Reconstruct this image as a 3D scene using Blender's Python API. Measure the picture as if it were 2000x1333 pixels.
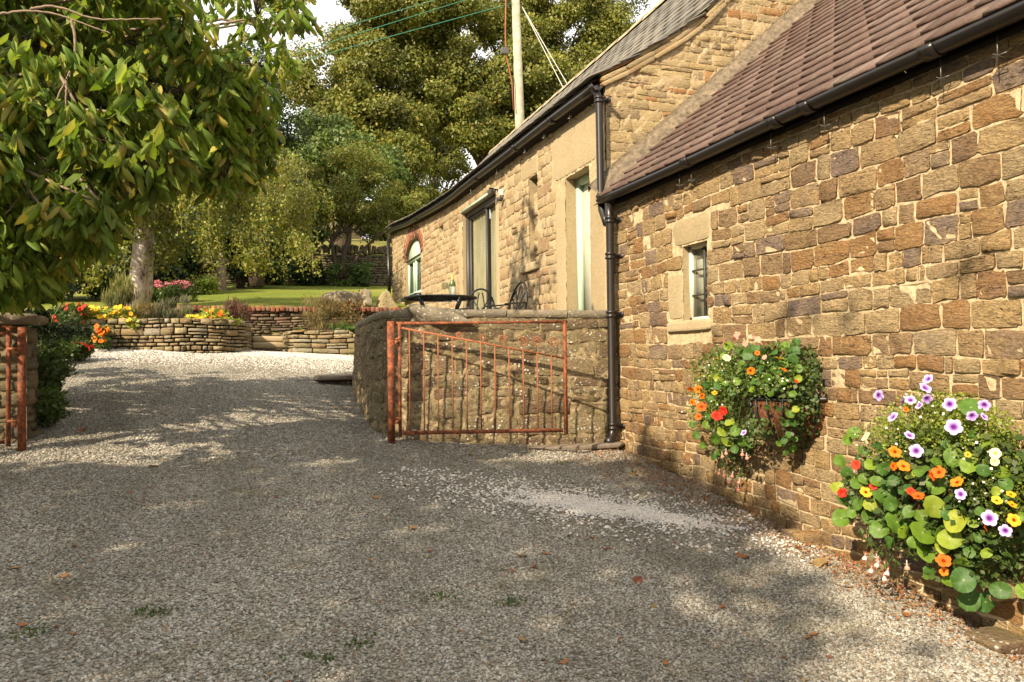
import bpy, math, random
import numpy as np
from mathutils import Vector, Matrix

# ------------------------------------------------------------------ scene, camera, sky, sun
sc = bpy.context.scene
for o in list(bpy.data.objects): bpy.data.objects.remove(o)
C = sc.collection
R_ = math.radians
F_, W_, H_ = 1500.0, 2000.0, 1333.0
yaw = math.atan(510/1500.); pitch = math.atan((699-666.5)/1500.); roll = 0.012
f0 = np.array([math.sin(yaw), math.cos(yaw), 0]); r0 = np.array([math.cos(yaw), -math.sin(yaw), 0]); u0 = np.array([0, 0, 1.])
FW = f0*math.cos(pitch)+u0*math.sin(pitch); U1 = u0*math.cos(pitch)-f0*math.sin(pitch)
RT = r0*math.cos(roll)-U1*math.sin(roll); UP = U1*math.cos(roll)+r0*math.sin(roll)
cd = bpy.data.cameras.new('camera'); cam = bpy.data.objects.new('camera', cd); C.objects.link(cam)
cd.sensor_width = 36; cd.lens = 27.0; cd.clip_start = 0.05; cd.clip_end = 2000
cam.matrix_world = Matrix(((RT[0], UP[0], -FW[0], 0), (RT[1], UP[1], -FW[1], 0), (RT[2], UP[2], -FW[2], 0), (0, 0, 0, 1)))
sc.camera = cam
sc.render.engine = 'CYCLES'
sc.view_settings.view_transform = 'Standard'; sc.view_settings.look = 'None'
sc.view_settings.gamma = 1; sc.view_settings.use_curve_mapping = False
sc.view_settings.exposure = 0.93
SUN = Vector((0.676, 0.487, -0.555)).normalized()          # direction the light travels
sd = bpy.data.lights.new('sun', 'SUN'); so = bpy.data.objects.new('sun', sd); C.objects.link(so)
sd.energy = 5.0; sd.angle = R_(0.65); sd.color = (1.0, 0.85, 0.64)
so.rotation_euler = SUN.to_track_quat('-Z', 'Y').to_euler(); so.location = (-20, -20, 30)
w = bpy.data.worlds.new('World'); sc.world = w; w.use_nodes = True
nt = w.node_tree; nt.nodes.clear()
N = nt.nodes.new; L = nt.links.new
sky = N('ShaderNodeTexSky'); sky.sky_type = 'NISHITA'; sky.sun_disc = False
sky.sun_elevation = R_(33.6); sky.sun_rotation = R_(234.2); sky.air_density = 1.0; sky.dust_density = 2.0; sky.ozone_density = 1.0
tcw = N('ShaderNodeTexCoord'); mpw = N('ShaderNodeMapping'); mpw.inputs['Scale'].default_value = (1, 1, 2.6)
nzw = N('ShaderNodeTexNoise'); nzw.inputs['Scale'].default_value = 2.2; nzw.inputs['Detail'].default_value = 6
rpw = N('ShaderNodeValToRGB'); rpw.color_ramp.elements[0].position = 0.25; rpw.color_ramp.elements[0].color = (.55, .55, .55, 1)
rpw.color_ramp.elements[1].position = 0.55; rpw.color_ramp.elements[1].color = (.96, .96, .96, 1)
mxw = N('ShaderNodeMix'); mxw.data_type = 'RGBA'; bgw = N('ShaderNodeBackground'); ow = N('ShaderNodeOutputWorld')
bgw.inputs['Strength'].default_value = 0.145
L(tcw.outputs['Generated'], mpw.inputs['Vector']); L(mpw.outputs[0], nzw.inputs['Vector']); L(nzw.outputs['Fac'], rpw.inputs[0])
L(rpw.outputs[0], mxw.inputs[0]); L(sky.outputs[0], mxw.inputs[6]); mxw.inputs[7].default_value = (5.6, 5.45, 5.15, 1)
L(mxw.outputs[2], bgw.inputs[0]); L(bgw.outputs[0], ow.inputs[0])

# ------------------------------------------------------------------ picture <-> place helpers
def ray(x, y): return FW+RT*((x-W_/2)/F_)+UP*((H_/2-y)/F_)
def hX(x, y, X): r = ray(x, y); return r*(X/r[0])
def hY(x, y, Y): r = ray(x, y); return r*(Y/r[1])
def proj(p):
    d = p @ FW
    return W_/2+F_*(p @ RT)/d, H_/2-F_*(p @ UP)/d, d
def gz(X, Y):
    X = np.asarray(X, float); Y = np.asarray(Y, float)
    b = -1.773+.127*np.minimum(Y, 13.5)+np.maximum(0, Y-13.5)*.02
    z = b+.06*(3.5-np.clip(X, -1.5, 3.5))
    z = z+.012*np.sin(X*1.3+.4)*np.cos(Y*.9)
    return z

# ------------------------------------------------------------------ object helpers
def tag(o, label=None, cat=None, group=None, kind=None):
    if label: o['label'] = label
    if cat: o['category'] = cat
    if group: o['group'] = group
    if kind: o['kind'] = kind
    return o
def thing(name, loc, label, cat, group=None):
    o = bpy.data.objects.new(name, None); C.objects.link(o); o.location = loc
    o.empty_display_size = .1
    return tag(o, label, cat, group)
class MB:
    def __init__(s): s.V = []; s.F = []; s.M = []; s.n = 0
    def add(s, V, F, mi=0):
        V = np.asarray(V, float).reshape(-1, 3)
        if isinstance(F, np.ndarray): s.F.append(F+s.n); s.M.append(np.full(len(F), mi))
        else:
            by = {}
            for f in F: by.setdefault(len(f), []).append(f)
            for k, v in by.items(): s.F.append(np.array(v)+s.n); s.M.append(np.full(len(v), mi))
        s.V.append(V); s.n += len(V); return s
    def box(s, c, size, rz=0, ry=0, rx=0, mi=0):
        h = np.array(size)/2.
        V = np.array([[x, y, z] for x in (-1, 1) for y in (-1, 1) for z in (-1, 1)])*h
        m = np.array(Matrix.Rotation(rz, 3, 'Z') @ Matrix.Rotation(ry, 3, 'Y') @ Matrix.Rotation(rx, 3, 'X'))
        V = V @ m.T+np.array(c)
        return s.add(V, [(0, 1, 3, 2), (4, 6, 7, 5), (0, 4, 5, 1), (2, 3, 7, 6), (0, 2, 6, 4), (1, 5, 7, 3)], mi)
    def bar(s, a, b, wd, th=None, mi=0, up=(0, 0, 1)):
        th = th or wd; a = np.array(a, float); b = np.array(b, float); d = b-a; d /= np.linalg.norm(d)
        u = np.cross(up, d)
        if np.linalg.norm(u) < 1e-3: u = np.cross((1, 0, 0), d)
        u /= np.linalg.norm(u); v = np.cross(d, u)
        V = [p+u*i*wd/2+v*j*th/2 for p in (a, b) for i, j in ((-1, -1), (1, -1), (1, 1), (-1, 1))]
        return s.add(V, [(3, 2, 1, 0), (4, 5, 6, 7), (0, 1, 5, 4), (1, 2, 6, 5), (2, 3, 7, 6), (3, 0, 4, 7)], mi)
    def tube(s, pts, rad, n=8, mi=0, cap=True):
        pts = np.array(pts, float); k = len(pts); rad = np.broadcast_to(np.array(rad, float), (k,))
        T = np.gradient(pts, axis=0); T /= (np.linalg.norm(T, axis=1)[:, None]+1e-9)
        ref = np.array([0, 0, 1.]) if abs(T[0][2]) < .9 else np.array([1., 0, 0])
        V = []; u = np.cross(ref, T[0]); u /= np.linalg.norm(u)
        ang = np.linspace(0, 2*np.pi, n, endpoint=False)
        for i in range(k):
            u = u-T[i]*(u @ T[i]); u /= (np.linalg.norm(u)+1e-9); v = np.cross(T[i], u)
            V.append(pts[i]+rad[i]*(np.cos(ang)[:, None]*u+np.sin(ang)[:, None]*v))
        V = np.concatenate(V)
        i, j = np.meshgrid(np.arange(k-1), np.arange(n), indexing='ij'); i = i.ravel(); j = j.ravel(); j2 = (j+1) % n
        Fq = np.stack([i*n+j, i*n+j2, (i+1)*n+j2, (i+1)*n+j], 1)
        s.add(V, Fq, mi)
        if cap:
            b = s.n-len(V)
            s.F.append(np.array([list(range(n))[::-1]])+b); s.M.append(np.array([mi]))
            s.F.append(np.array([list(range((k-1)*n, k*n))])+b); s.M.append(np.array([mi]))
        return s
    def lathe(s, prof, c=(0, 0, 0), n=16, mi=0):
        prof = np.array(prof, float); k = len(prof); ang = np.linspace(0, 2*np.pi, n, endpoint=False)
        V = np.stack([prof[:, None, 0]*np.cos(ang), prof[:, None, 0]*np.sin(ang), np.broadcast_to(prof[:, None, 1], (k, n))], -1).reshape(-1, 3)+np.array(c)
        i, j = np.meshgrid(np.arange(k-1), np.arange(n), indexing='ij'); i = i.ravel(); j = j.ravel(); j2 = (j+1) % n
        return s.add(V, np.stack([i*n+j, i*n+j2, (i+1)*n+j2, (i+1)*n+j], 1), mi)
    def grid(s, P, mi=0, mask=None):
        a, b = P.shape[:2]
        i, j = np.meshgrid(np.arange(a-1), np.arange(b-1), indexing='ij')
        if mask is not None: i = i[mask]; j = j[mask]
        i = i.ravel(); j = j.ravel()
        return s.add(P.reshape(-1, 3), np.stack([i*b+j, (i+1)*b+j, (i+1)*b+j+1, i*b+j+1], 1), mi)
    def mesh(s, name, mats, smooth=False):
        me = bpy.data.meshes.new(name)
        V = np.concatenate(s.V); me.vertices.add(len(V)); me.vertices.foreach_set('co', V.astype(np.float32).ravel())
        ls = np.concatenate([f.ravel() for f in s.F]).astype(np.int32)
        tot = np.concatenate([np.full(len(f), f.shape[1]) for f in s.F]).astype(np.int32)
        st = np.concatenate([[0], np.cumsum(tot)[:-1]]).astype(np.int32)
        me.loops.add(len(ls)); me.loops.foreach_set('vertex_index', ls)
        me.polygons.add(len(tot)); me.polygons.foreach_set('loop_start', st)
        try: me.polygons.foreach_set('loop_total', tot)
        except Exception: pass
        me.polygons.foreach_set('material_index', np.concatenate(s.M).astype(np.int32))
        if smooth: me.polygons.foreach_set('use_smooth', np.ones(len(tot), bool))
        for m in (mats if isinstance(mats, (list, tuple)) else [mats]): me.materials.append(m)
        me.update(calc_edges=True); return me
    def build(s, name, mats, parent=None, smooth=False, loc=None, local=False):
        me = s.mesh(name, mats, smooth)
        return link(name, me, parent, local=local, loc=loc)
def link(name, me, parent=None, local=False, loc=None):
    """mesh coordinates are world coordinates unless local"""
    o = bpy.data.objects.new(name, me); C.objects.link(o)
    if parent is not None:
        o.parent = parent
        if not local:
            q = parent; v = Vector((0, 0, 0))
            while q is not None: v = v+q.location; q = q.parent
            o.location = -v
    if loc is not None: o.location = loc
    return o
def recentre(o):
    """put the origin of a world-coordinate mesh at its base centre"""
    me = o.data; n = len(me.vertices); a = np.empty(n*3, np.float32); me.vertices.foreach_get('co', a); a = a.reshape(-1, 3)
    c = np.array([a[:, 0].mean(), a[:, 1].mean(), a[:, 2].min()]); a -= c; me.vertices.foreach_set('co', a.ravel()); me.update()
    o.location = Vector(o.location)+Vector(c.tolist()); return o
def copy_tree(o, parent=None):
    c = o.copy(); C.objects.link(c); c.parent = parent
    for ch in list(o.children): copy_tree(ch, c)
    return c

# ------------------------------------------------------------------ materials
class NB:
    def __init__(s, name):
        s.m = bpy.data.materials.new(name); s.m.use_nodes = True; s.t = s.m.node_tree; s.t.nodes.clear()
        s.out = s.t.nodes.new('ShaderNodeOutputMaterial'); s.p = s.t.nodes.new('ShaderNodeBsdfPrincipled')
        s.t.links.new(s.p.outputs[0], s.out.inputs[0])
    def n(s, ty, **k):
        q = s.t.nodes.new(ty)
        for a, b in k.items(): setattr(q, a, b)
        return q
    def l(s, a, b): s.t.links.new(a, b)
    def set(s, inp, v):
        if hasattr(v, 'is_linked') or isinstance(v, bpy.types.NodeSocket): s.l(v, inp)
        else: inp.default_value = v
    def pos(s, scale=(1, 1, 1), obj=False):
        if obj: g = s.n('ShaderNodeTexCoord').outputs['Object']
        else: g = s.n('ShaderNodeNewGeometry').outputs['Position']
        m = s.n('ShaderNodeMapping'); m.inputs['Scale'].default_value = scale; s.l(g, m.inputs['Vector']); return m.outputs[0]
    def noise(s, vec, scale, detail=4, rough=.55, dist=0):
        q = s.n('ShaderNodeTexNoise'); q.inputs['Scale'].default_value = scale; q.inputs['Detail'].default_value = detail
        q.inputs['Roughness'].default_value = rough; q.inputs['Distortion'].default_value = dist
        s.l(vec, q.inputs['Vector']); return q.outputs['Fac']
    def vor(s, vec, scale, feat='F1', out='Distance'):
        q = s.n('ShaderNodeTexVoronoi'); q.feature = feat; q.inputs['Scale'].default_value = scale; s.l(vec, q.inputs['Vector']); return q.outputs[out]
    def math(s, op, a, b=0.0, c=None, clamp=False):
        q = s.n('ShaderNodeMath', operation=op); q.use_clamp = clamp; s.set(q.inputs[0], a); s.set(q.inputs[1], b)
        if c is not None: s.set(q.inputs[2], c)
        return q.outputs[0]
    def ramp(s, fac, stops, interp='LINEAR'):
        q = s.n('ShaderNodeValToRGB'); e = q.color_ramp.elements; q.color_ramp.interpolation = interp
        for i, (p, c) in enumerate(stops):
            c = (c, c, c) if not hasattr(c, '__len__') else c
            el = e[i] if i < 2 else e.new(p)
            el.position = p; el.color = (*c[:3], 1)
        s.l(fac, q.inputs[0]); return q.outputs[0]
    def mix(s, f, a, b, blend='MIX'):
        q = s.n('ShaderNodeMix', data_type='RGBA', blend_type=blend); s.set(q.inputs[0], f)
        for i, v in ((6, a), (7, b)):
            if isinstance(v, tuple): v = (*v[:3], 1)
            s.set(q.inputs[i], v)
        return q.outputs[2]
    def rnd(s, k=1.0):
        a = s.n('ShaderNodeObjectInfo').outputs['Random']; b = s.n('ShaderNodeNewGeometry').outputs['Random Per Island']
        t = s.math('MULTIPLY', a, 17.31*k); u = s.math('MULTIPLY_ADD', b, 7.77*k, t); return s.math('FRACT', u)
    def bump(s, h, strength=.5, dist=.01):
        q = s.n('ShaderNodeBump'); q.inputs['Strength'].default_value = strength; q.inputs['Distance'].default_value = dist
        s.l(h, q.inputs['Height']); s.l(q.outputs[0], s.p.inputs['Normal']); return q
    def col(s, v):
        s.set(s.p.inputs['Base Color'], (*v[:3], 1) if isinstance(v, tuple) else v); return s
    def rough(s, v): s.set(s.p.inputs['Roughness'], v); return s
    def spec(s, v): s.p.inputs['Specular IOR Level'].default_value = v; return s
def spread(cols):
    k = len(cols); return [((i+.0)/k, c) for i, c in enumerate(cols)]
def stone_mat(name, cols, scale=1., bump=.6, dist=.012, moss=0., lichen=0., pits=True, var=.35):
    b = NB(name); P = b.pos(); Pa = b.pos((1, 1, 2.8))
    r = b.rnd(); c1 = b.ramp(r, spread(cols), 'CONSTANT'); r2 = b.rnd(1.73); c2 = b.ramp(r2, spread(cols[::-1]), 'CONSTANT')
    n1 = b.noise(P, 7*scale, 5, .6, .6); f = b.ramp(n1, [(.42, 0.), (.68, 1.)])
    c = b.mix(b.math('MULTIPLY', f, .55), c1, c2)
    n2 = b.noise(Pa, 42*scale, 6, .7); v = b.ramp(n2, [(.25, 1-var*1.5), (.75, 1+var*.6)])
    c = b.mix(1., c, v, 'MULTIPLY')
    hgt = b.math('MULTIPLY_ADD', n2, .7, b.math('MULTIPLY', b.noise(Pa, 13*scale, 6, .65, .4), 1.3))
    if pits:
        n3 = b.noise(b.pos((1, 1, 3.6)), 17*scale, 3, .5, 1.2); k = b.ramp(n3, [(.62, 0.), (.68, 1.)])
        rg = b.ramp(b.rnd(2.9), [(.45, 0.), (.5, 1.)]); k = b.math('MULTIPLY', k, rg)
        c = b.mix(b.math('MULTIPLY', k, .75), c, (.05, .035, .022)); hgt = b.math('SUBTRACT', hgt, b.math('MULTIPLY', k, .8))
    if moss:
        n4 = b.noise(P, 2.3, 5, .6); k = b.ramp(n4, [(.5, 0.), (.72, moss)]); c = b.mix(k, c, (.13, .14, .035))
    if lichen:
        q = b.vor(b.pos(), 26); k1 = b.ramp(q, [(.2, 1.), (.3, 0.)]); k2 = b.ramp(b.noise(P, 5, 3), [(.45, 0.), (.56, 1.)])
        c = b.mix(b.math('MULTIPLY', b.math('MULTIPLY', k1, k2), lichen), c, (.62, .6, .5))
    b.col(c).rough(.9).spec(.2); b.bump(hgt, bump, dist); return b.m
def plain(name, c, rough=.6, spec=.4, var=.12, scale=30, bump=.15, dist=.003, metal=0., c2=None):
    b = NB(name); P = b.pos(); n = b.noise(P, scale, 5, .6); v = b.ramp(n, [(.3, 1-var*1.4), (.7, 1+var)])
    cc = c if c2 is None else b.mix(b.ramp(b.noise(P, scale*.35, 5, .6), [(.42, 0.), (.6, 1.)]), c, c2)
    b.col(b.mix(1., cc, v, 'MULTIPLY')).rough(rough).spec(spec); b.p.inputs['Metallic'].default_value = metal
    b.bump(n, bump, dist); return b.m
def leaf_mat(name, cols, trans=.35, rough=.5, clump=1.2, spec=.35, amb=.35):
    b = NB(name); r = b.rnd(); c = b.ramp(r, spread(cols), 'LINEAR')
    n = b.noise(b.pos(), clump, 3); c = b.mix(1., c, b.ramp(n, [(.3, 1-amb), (.7, 1+amb)]), 'MULTIPLY')
    b.col(c).rough(rough).spec(spec)
    t = b.n('ShaderNodeBsdfTranslucent'); b.l(b.mix(1., c, (1.45, 1.4, .6), 'MULTIPLY'), t.inputs[0])
    m = b.n('ShaderNodeMixShader'); m.inputs[0].default_value = trans
    b.l(b.p.outputs[0], m.inputs[1]); b.l(t.outputs[0], m.inputs[2]); b.l(m.outputs[0], b.out.inputs[0]); return b.m

BUFF, OCH, ORG, PUR, BRN, GRB = (.46, .335, .18), (.45, .295, .125), (.33, .175, .07), (.25, .18, .135), (.28, .175, .09), (.33, .26, .17)
M = {}
M['cot_stone'] = stone_mat('cottage_stone', [(.46, .31, .14), BUFF, BRN, (.38, .21, .085), (.42, .305, .165), (.40, .27, .135), PUR, (.34, .225, .12), (.44, .32, .17), (.33, .185, .08), (.45, .31, .15), (.46, .315, .15)], 1., 1., .025, moss=.05, var=.5)
M['barn_stone'] = stone_mat('barn_stone', [(.38, .29, .165), (.42, .32, .185), (.36, .245, .13), (.35, .27, .155), (.38, .28, .15), (.41, .31, .175), (.29, .19, .105), (.42, .33, .195)], 1., .6, .012, var=.28)
M['gab_stone'] = stone_mat('gable_stone', [(.42, .31, .16), (.46, .34, .17), (.36, .27, .15), (.48, .36, .19), (.38, .2, .08), (.4, .3, .17), (.44, .33, .16)], 1.3, .8, .015)
M['mortar'] = plain('cream_mortar', (.55, .425, .26), .95, .1, .22, 40, .8, .01, c2=(.42, .32, .19))
M['mortar_buff'] = plain('buff_mortar', (.47, .36, .21), .95, .1, .22, 40, .7, .008, c2=(.38, .29, .17))
M['dressed'] = stone_mat('dressed_stone', [(.38, .30, .175), (.41, .32, .19), (.36, .28, .16)], .5, .35, .006, pits=False, var=.2)
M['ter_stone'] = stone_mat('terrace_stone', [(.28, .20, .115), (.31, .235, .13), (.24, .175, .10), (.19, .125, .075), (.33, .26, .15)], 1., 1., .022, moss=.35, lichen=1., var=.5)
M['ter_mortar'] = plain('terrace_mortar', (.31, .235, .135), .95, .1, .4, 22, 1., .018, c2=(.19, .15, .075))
M['coping'] = stone_mat('coping_stone', [(.24, .2, .14), (.27, .22, .15), (.2, .17, .12)], .8, .7, .012, moss=.3, lichen=.7, pits=False)
M['dry_stone'] = stone_mat('dry_wall_stone', [(.36, .275, .15), (.28, .22, .125), (.4, .32, .18), (.31, .215, .11), (.34, .3, .22), (.22, .17, .1)], 1., .9, .018, moss=.45)
M['ret_stone'] = stone_mat('retaining_stone', [(.2, .15, .09), (.26, .2, .12), (.16, .12, .08), (.24, .15, .1)], 1., .9, .018, moss=.4)
M['dark_dry'] = stone_mat('weathered_wall_stone', [(.17, .14, .09), (.2, .15, .09), (.14, .12, .08), (.22, .17, .1)], 1., .8, .02, moss=.4)
M['red_brick'] = stone_mat('red_brick', [(.30, .095, .05), (.2, .07, .045), (.33, .13, .075), (.17, .1, .075), (.26, .16, .11)], 1.5, .6, .01, pits=False, moss=.35)
M['soil'] = plain('soil', (.05, .035, .022), .95, .1, .4, 30, 1., .03)
M['fillet'] = plain('mortar_fillet', (.20, .155, .105), .95, .1, .35, 22, 1., .025, c2=(.15, .12, .085))
M['rust'] = plain('rusty_red_oxide_paint', (.28, .088, .036), .8, .2, .45, 40, .8, .006, c2=(.15, .055, .032))
M['rust_bar'] = plain('rusty_bar', (.30, .11, .05), .75, .2, .3, 60, .4, .003)
M['iron_dark'] = plain('black_gutter_plastic', (.015, .012, .010), .35, .5, .15, 20, .08, .002)
M['pipe'] = plain('dark_brown_downpipe', (.016, .012, .010), .35, .5, .15, 20, .08, .002)
M['wood_dark'] = plain('dark_soffit', (.03, .022, .016), .8, .2)
M['black_cast'] = plain('black_cast_metal', (.012, .013, .015), .42, .5, .1, 60, .2, .002)
M['green_paint'] = plain('sage_green_paint', (.42, .53, .40), .5, .4, .05, 10, .05)
M['dark_frame'] = plain('charcoal_door_frame', (.045, .04, .035), .5, .4, .05, 10, .05)
M['cream_paint'] = plain('cream_paint', (.62, .58, .46), .6, .3, .05, 10, .05)
M['curtain'] = plain('beige_curtain', (.62, .52, .36), .85, .1, .08, 4, .1)
M['interior'] = plain('dim_interior', (.05, .045, .035), .9, .1)
M['white_plastic'] = plain('white_plastic', (.7, .68, .6), .4, .4, .03)
M['galv'] = plain('galvanised_wire', (.14, .13, .11), .4, .5, .1, metal=.6)
M['stay'] = plain('pale_stay_wire', (.45, .43, .38), .5, .4)
M['pole'] = plain('weathered_pole_wood', (.42, .37, .28), .85, .2, .15, 9, .3, .01, c2=(.33, .3, .2))
M['green_wire'] = plain('green_cable', (.03, .17, .11), .5, .3)
M['terracotta'] = plain('coir_liner', (.22, .09, .045), .95, .1, .4, 50, 1., .012, c2=(.13, .06, .03))
M['slab'] = plain('paving_slab', (.2, .16, .12), .9, .2, .2, 20, .4, .006)
def glass_mat():
    b = NB('window_glass'); b.col((.9, .92, .9)).rough(.02); b.p.inputs['Transmission Weight'].default_value = 1; b.p.inputs['IOR'].default_value = 1.35
    # thin pane: straight-through glass
    tr = b.n('ShaderNodeBsdfTransparent'); tr.inputs[0].default_value = (.86, .88, .84, 1); gl = b.n('ShaderNodeBsdfGlossy'); gl.inputs['Roughness'].default_value = .02
    lw = b.n('ShaderNodeLayerWeight'); lw.inputs[0].default_value = .5; fr = b.n('ShaderNodeMath', operation='MULTIPLY_ADD'); b.l(b.math('POWER', lw.outputs['Facing'], 3.), fr.inputs[0]); fr.inputs[1].default_value = .3; fr.inputs[2].default_value = .03; mx = b.n('ShaderNodeMixShader')
    b.l(fr.outputs[0], mx.inputs[0]); b.l(tr.outputs[0], mx.inputs[1]); b.l(gl.outputs[0], mx.inputs[2]); b.l(mx.outputs[0], b.out.inputs[0]); return b.m
M['glass'] = glass_mat()
def tile_mat():
    b = NB('brown_roof_tile'); P = b.pos(); r = b.rnd()
    c = b.ramp(r, [(0., (.085, .05, .038)), (.5, (.115, .07, .054)), (1., (.15, .10, .08))])
    n = b.noise(P, 60, 4, .7); c = b.mix(1., c, b.ramp(n, [(.3, .72), (.7, 1.3)]), 'MULTIPLY')
    k = b.ramp(b.noise(P, 5, 6, .75), [(.5, 0.), (.7, 1.)]); c = b.mix(b.math('MULTIPLY', k, .55), c, (.25, .2, .15)); kk = b.ramp(b.noise(P, 1.6, 5, .7), [(.5, 0.), (.65, .5)]); c = b.mix(kk, c, (.075, .06, .045))
    b.col(c).rough(.85).spec(.3); b.bump(n, .5, .004); return b.m
M['tile'] = tile_mat()
M['slate'] = stone_mat('stone_slate', [(.18, .165, .14), (.22, .2, .17), (.15, .145, .13), (.24, .22, .18)], 1.5, .5, .006, moss=.0, pits=False)
M['ridge'] = stone_mat('ridge_stone', [(.44, .34, .21), (.4, .31, .2)], 1.5, .5, .006, pits=False)
def gravel_mat(name, cols, inst=True, dirt=.62):
    b = NB(name); P = b.pos()
    if inst:
        r = b.rnd(); c = b.ramp(r, spread(cols)); c = b.mix(1., c, b.ramp(b.noise(P, 120, 3), [(.3, .8), (.7, 1.15)]), 'MULTIPLY')
        h = b.noise(P, 200, 3)
    else:
        v = b.n('ShaderNodeTexVoronoi'); v.inputs['Scale'].default_value = 62; b.l(P, v.inputs['Vector'])
        sx = b.n('ShaderNodeSeparateColor'); b.l(v.outputs['Color'], sx.inputs[0]); c = b.ramp(sx.outputs[0], spread(cols))
        d = b.ramp(v.outputs['Distance'], [(.0, 1.15), (.75, .45)]); c = b.mix(1., c, d, 'MULTIPLY'); h = b.math('SUBTRACT', 1., v.outputs['Distance'])
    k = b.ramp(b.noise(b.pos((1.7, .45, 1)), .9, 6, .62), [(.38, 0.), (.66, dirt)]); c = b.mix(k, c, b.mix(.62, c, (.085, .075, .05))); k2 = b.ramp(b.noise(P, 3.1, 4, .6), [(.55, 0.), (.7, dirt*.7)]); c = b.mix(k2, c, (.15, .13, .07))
    b.col(c).rough(.85).spec(.3); b.bump(h, .9 if not inst else .3, .012 if not inst else .002); return b.m
GCOL = [(.30, .283, .235), (.42, .397, .335), (.20, .188, .155), (.35, .328, .275), (.52, .495, .44), (.27, .25, .205), (.13, .12, .095), (.38, .35, .285), (.24, .18, .12)]
M['gravel_base'] = gravel_mat('gravel_bed', GCOL, False)
M['gravel'] = gravel_mat('limestone_chip', GCOL, True)
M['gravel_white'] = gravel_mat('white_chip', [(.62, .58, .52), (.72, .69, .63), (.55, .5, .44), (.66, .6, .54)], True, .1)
M['gravel_pale_lit_base'] = gravel_mat('pale_lit_gravel_bed', [(.6, .56, .5), (.7, .67, .61), (.5, .46, .4), (.64, .58, .52)], False, .1)  # whiter chips; the sunlight on this stretch is put into the colour
def grass_mat(name, a, b_, c):
    b = NB(name); P = b.pos(); n = b.noise(P, .35, 4, .6); q = b.ramp(n, [(.3, a), (.5, b_), (.72, c)])
    n2 = b.noise(P, 24, 6, .7); q = b.mix(1., q, b.ramp(n2, [(.3, .55), (.7, 1.35)]), 'MULTIPLY'); b.col(q).rough(.9).spec(.15); b.bump(n2, 1., .04); return b.m
M['lawn'] = grass_mat('lawn_grass', (.13, .17, .022), (.2, .23, .035), (.3, .29, .06))
M['field'] = grass_mat('field_grass', (.14, .15, .03), (.2, .19, .05), (.3, .25, .09))
M['bark'] = plain('bark', (.07, .05, .035), .9, .2, .35, 25, 1., .02)
def birch_mat():
    b = NB('birch_bark'); P = b.pos((1, 1, .45)); n = b.noise(P, 9, 5, .7); c = b.ramp(n, [(.36, (.07, .05, .035)), (.44, (.42, .32, .24)), (.6, (.62, .54, .46))])
    b.col(c).rough(.8); b.bump(n, .7, .01); return b.m
M['birch'] = birch_mat()
M['twig'] = plain('pale_twig', (.26, .19, .13), .85, .2, .2, 40, .4)
M['lf_cherry'] = leaf_mat('cherry_leaf', [(.13, .20, .032), (.18, .25, .04), (.25, .30, .055), (.11, .17, .03), (.32, .34, .065), (.38, .31, .08), (.16, .25, .038), (.2, .27, .04), (.13, .21, .032)], .45, .5, 1.2, amb=.25, spec=.25)
M['lf_syc'] = leaf_mat('sycamore_leaf', [(.10, .13, .02), (.135, .15, .024), (.19, .175, .03), (.11, .14, .022), (.24, .195, .036), (.13, .15, .024)], .25, .5, .55, amb=.5)
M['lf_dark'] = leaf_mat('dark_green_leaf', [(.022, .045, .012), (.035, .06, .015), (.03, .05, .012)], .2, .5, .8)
M['lf_willow'] = leaf_mat('blue_green_leaf', [(.075, .13, .03), (.10, .15, .033), (.065, .11, .026), (.14, .17, .035)], .25, .5, .5)
M['lf_hawthorn'] = leaf_mat('yellowing_leaf', [(.10, .16, .024), (.13, .17, .026), (.18, .18, .03), (.09, .13, .021), (.24, .2, .036)], .3, .5, .5)
M['lf_birch'] = leaf_mat('birch_leaf', [(.15, .18, .028), (.21, .22, .035), (.11, .15, .024), (.3, .25, .045), (.16, .19, .03)], .35, .45, 1.3)
M['lf_shrub'] = leaf_mat('shrub_leaf', [(.045, .085, .018), (.07, .12, .025), (.05, .09, .02), (.09, .12, .03)], .3, .5, 2)
M['lf_lime'] = leaf_mat('lime_shrub_leaf', [(.2, .26, .03), (.27, .31, .04), (.16, .22, .03)], .3, .5, 2)
M['lf_bronze'] = leaf_mat('bronze_grass', [(.17, .11, .05), (.22, .15, .07), (.12, .1, .04), (.2, .17, .06)], .3, .6, 3)
M['lf_grass'] = leaf_mat('tuft_grass', [(.12, .14, .03), (.17, .17, .045), (.1, .13, .03), (.22, .19, .07)], .3, .6, 3)
M['lf_laven'] = leaf_mat('lavender_stem', [(.15, .17, .07), (.19, .16, .11), (.16, .12, .12), (.13, .16, .06)], .3, .7, 3)
def petal(name, cols, trans=.3): return leaf_mat_c(name, cols, trans)
def leaf_mat_c(name, cols, trans):
    b = NB(name); c = b.ramp(b.rnd(), spread(cols)); b.col(c).rough(.55).spec(.2)
    t = b.n('ShaderNodeBsdfTranslucent'); b.l(c, t.inputs[0]); m = b.n('ShaderNodeMixShader'); m.inputs[0].default_value = trans
    b.l(b.p.outputs[0], m.inputs[1]); b.l(t.outputs[0], m.inputs[2]); b.l(m.outputs[0], b.out.inputs[0]); return b.m
M['p_orange'] = petal('orange_petal', [(.85, .17, .01), (.8, .12, .01), (.9, .24, .015)])
M['p_yellow'] = petal('yellow_petal', [(.85, .5, .02), (.9, .6, .04), (.85, .42, .02)])
M['p_red'] = petal('red_petal', [(.75, .03, .015), (.7, .05, .02)])
M['p_pink'] = petal('pink_petal', [(.7, .25, .28), (.75, .35, .35), (.65, .2, .25)])
M['p_salmon'] = petal('salmon_petal', [(.8, .3, .22), (.8, .42, .3)])
M['p_cream'] = petal('cream_petal', [(.8, .74, .42), (.82, .78, .5)])
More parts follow.
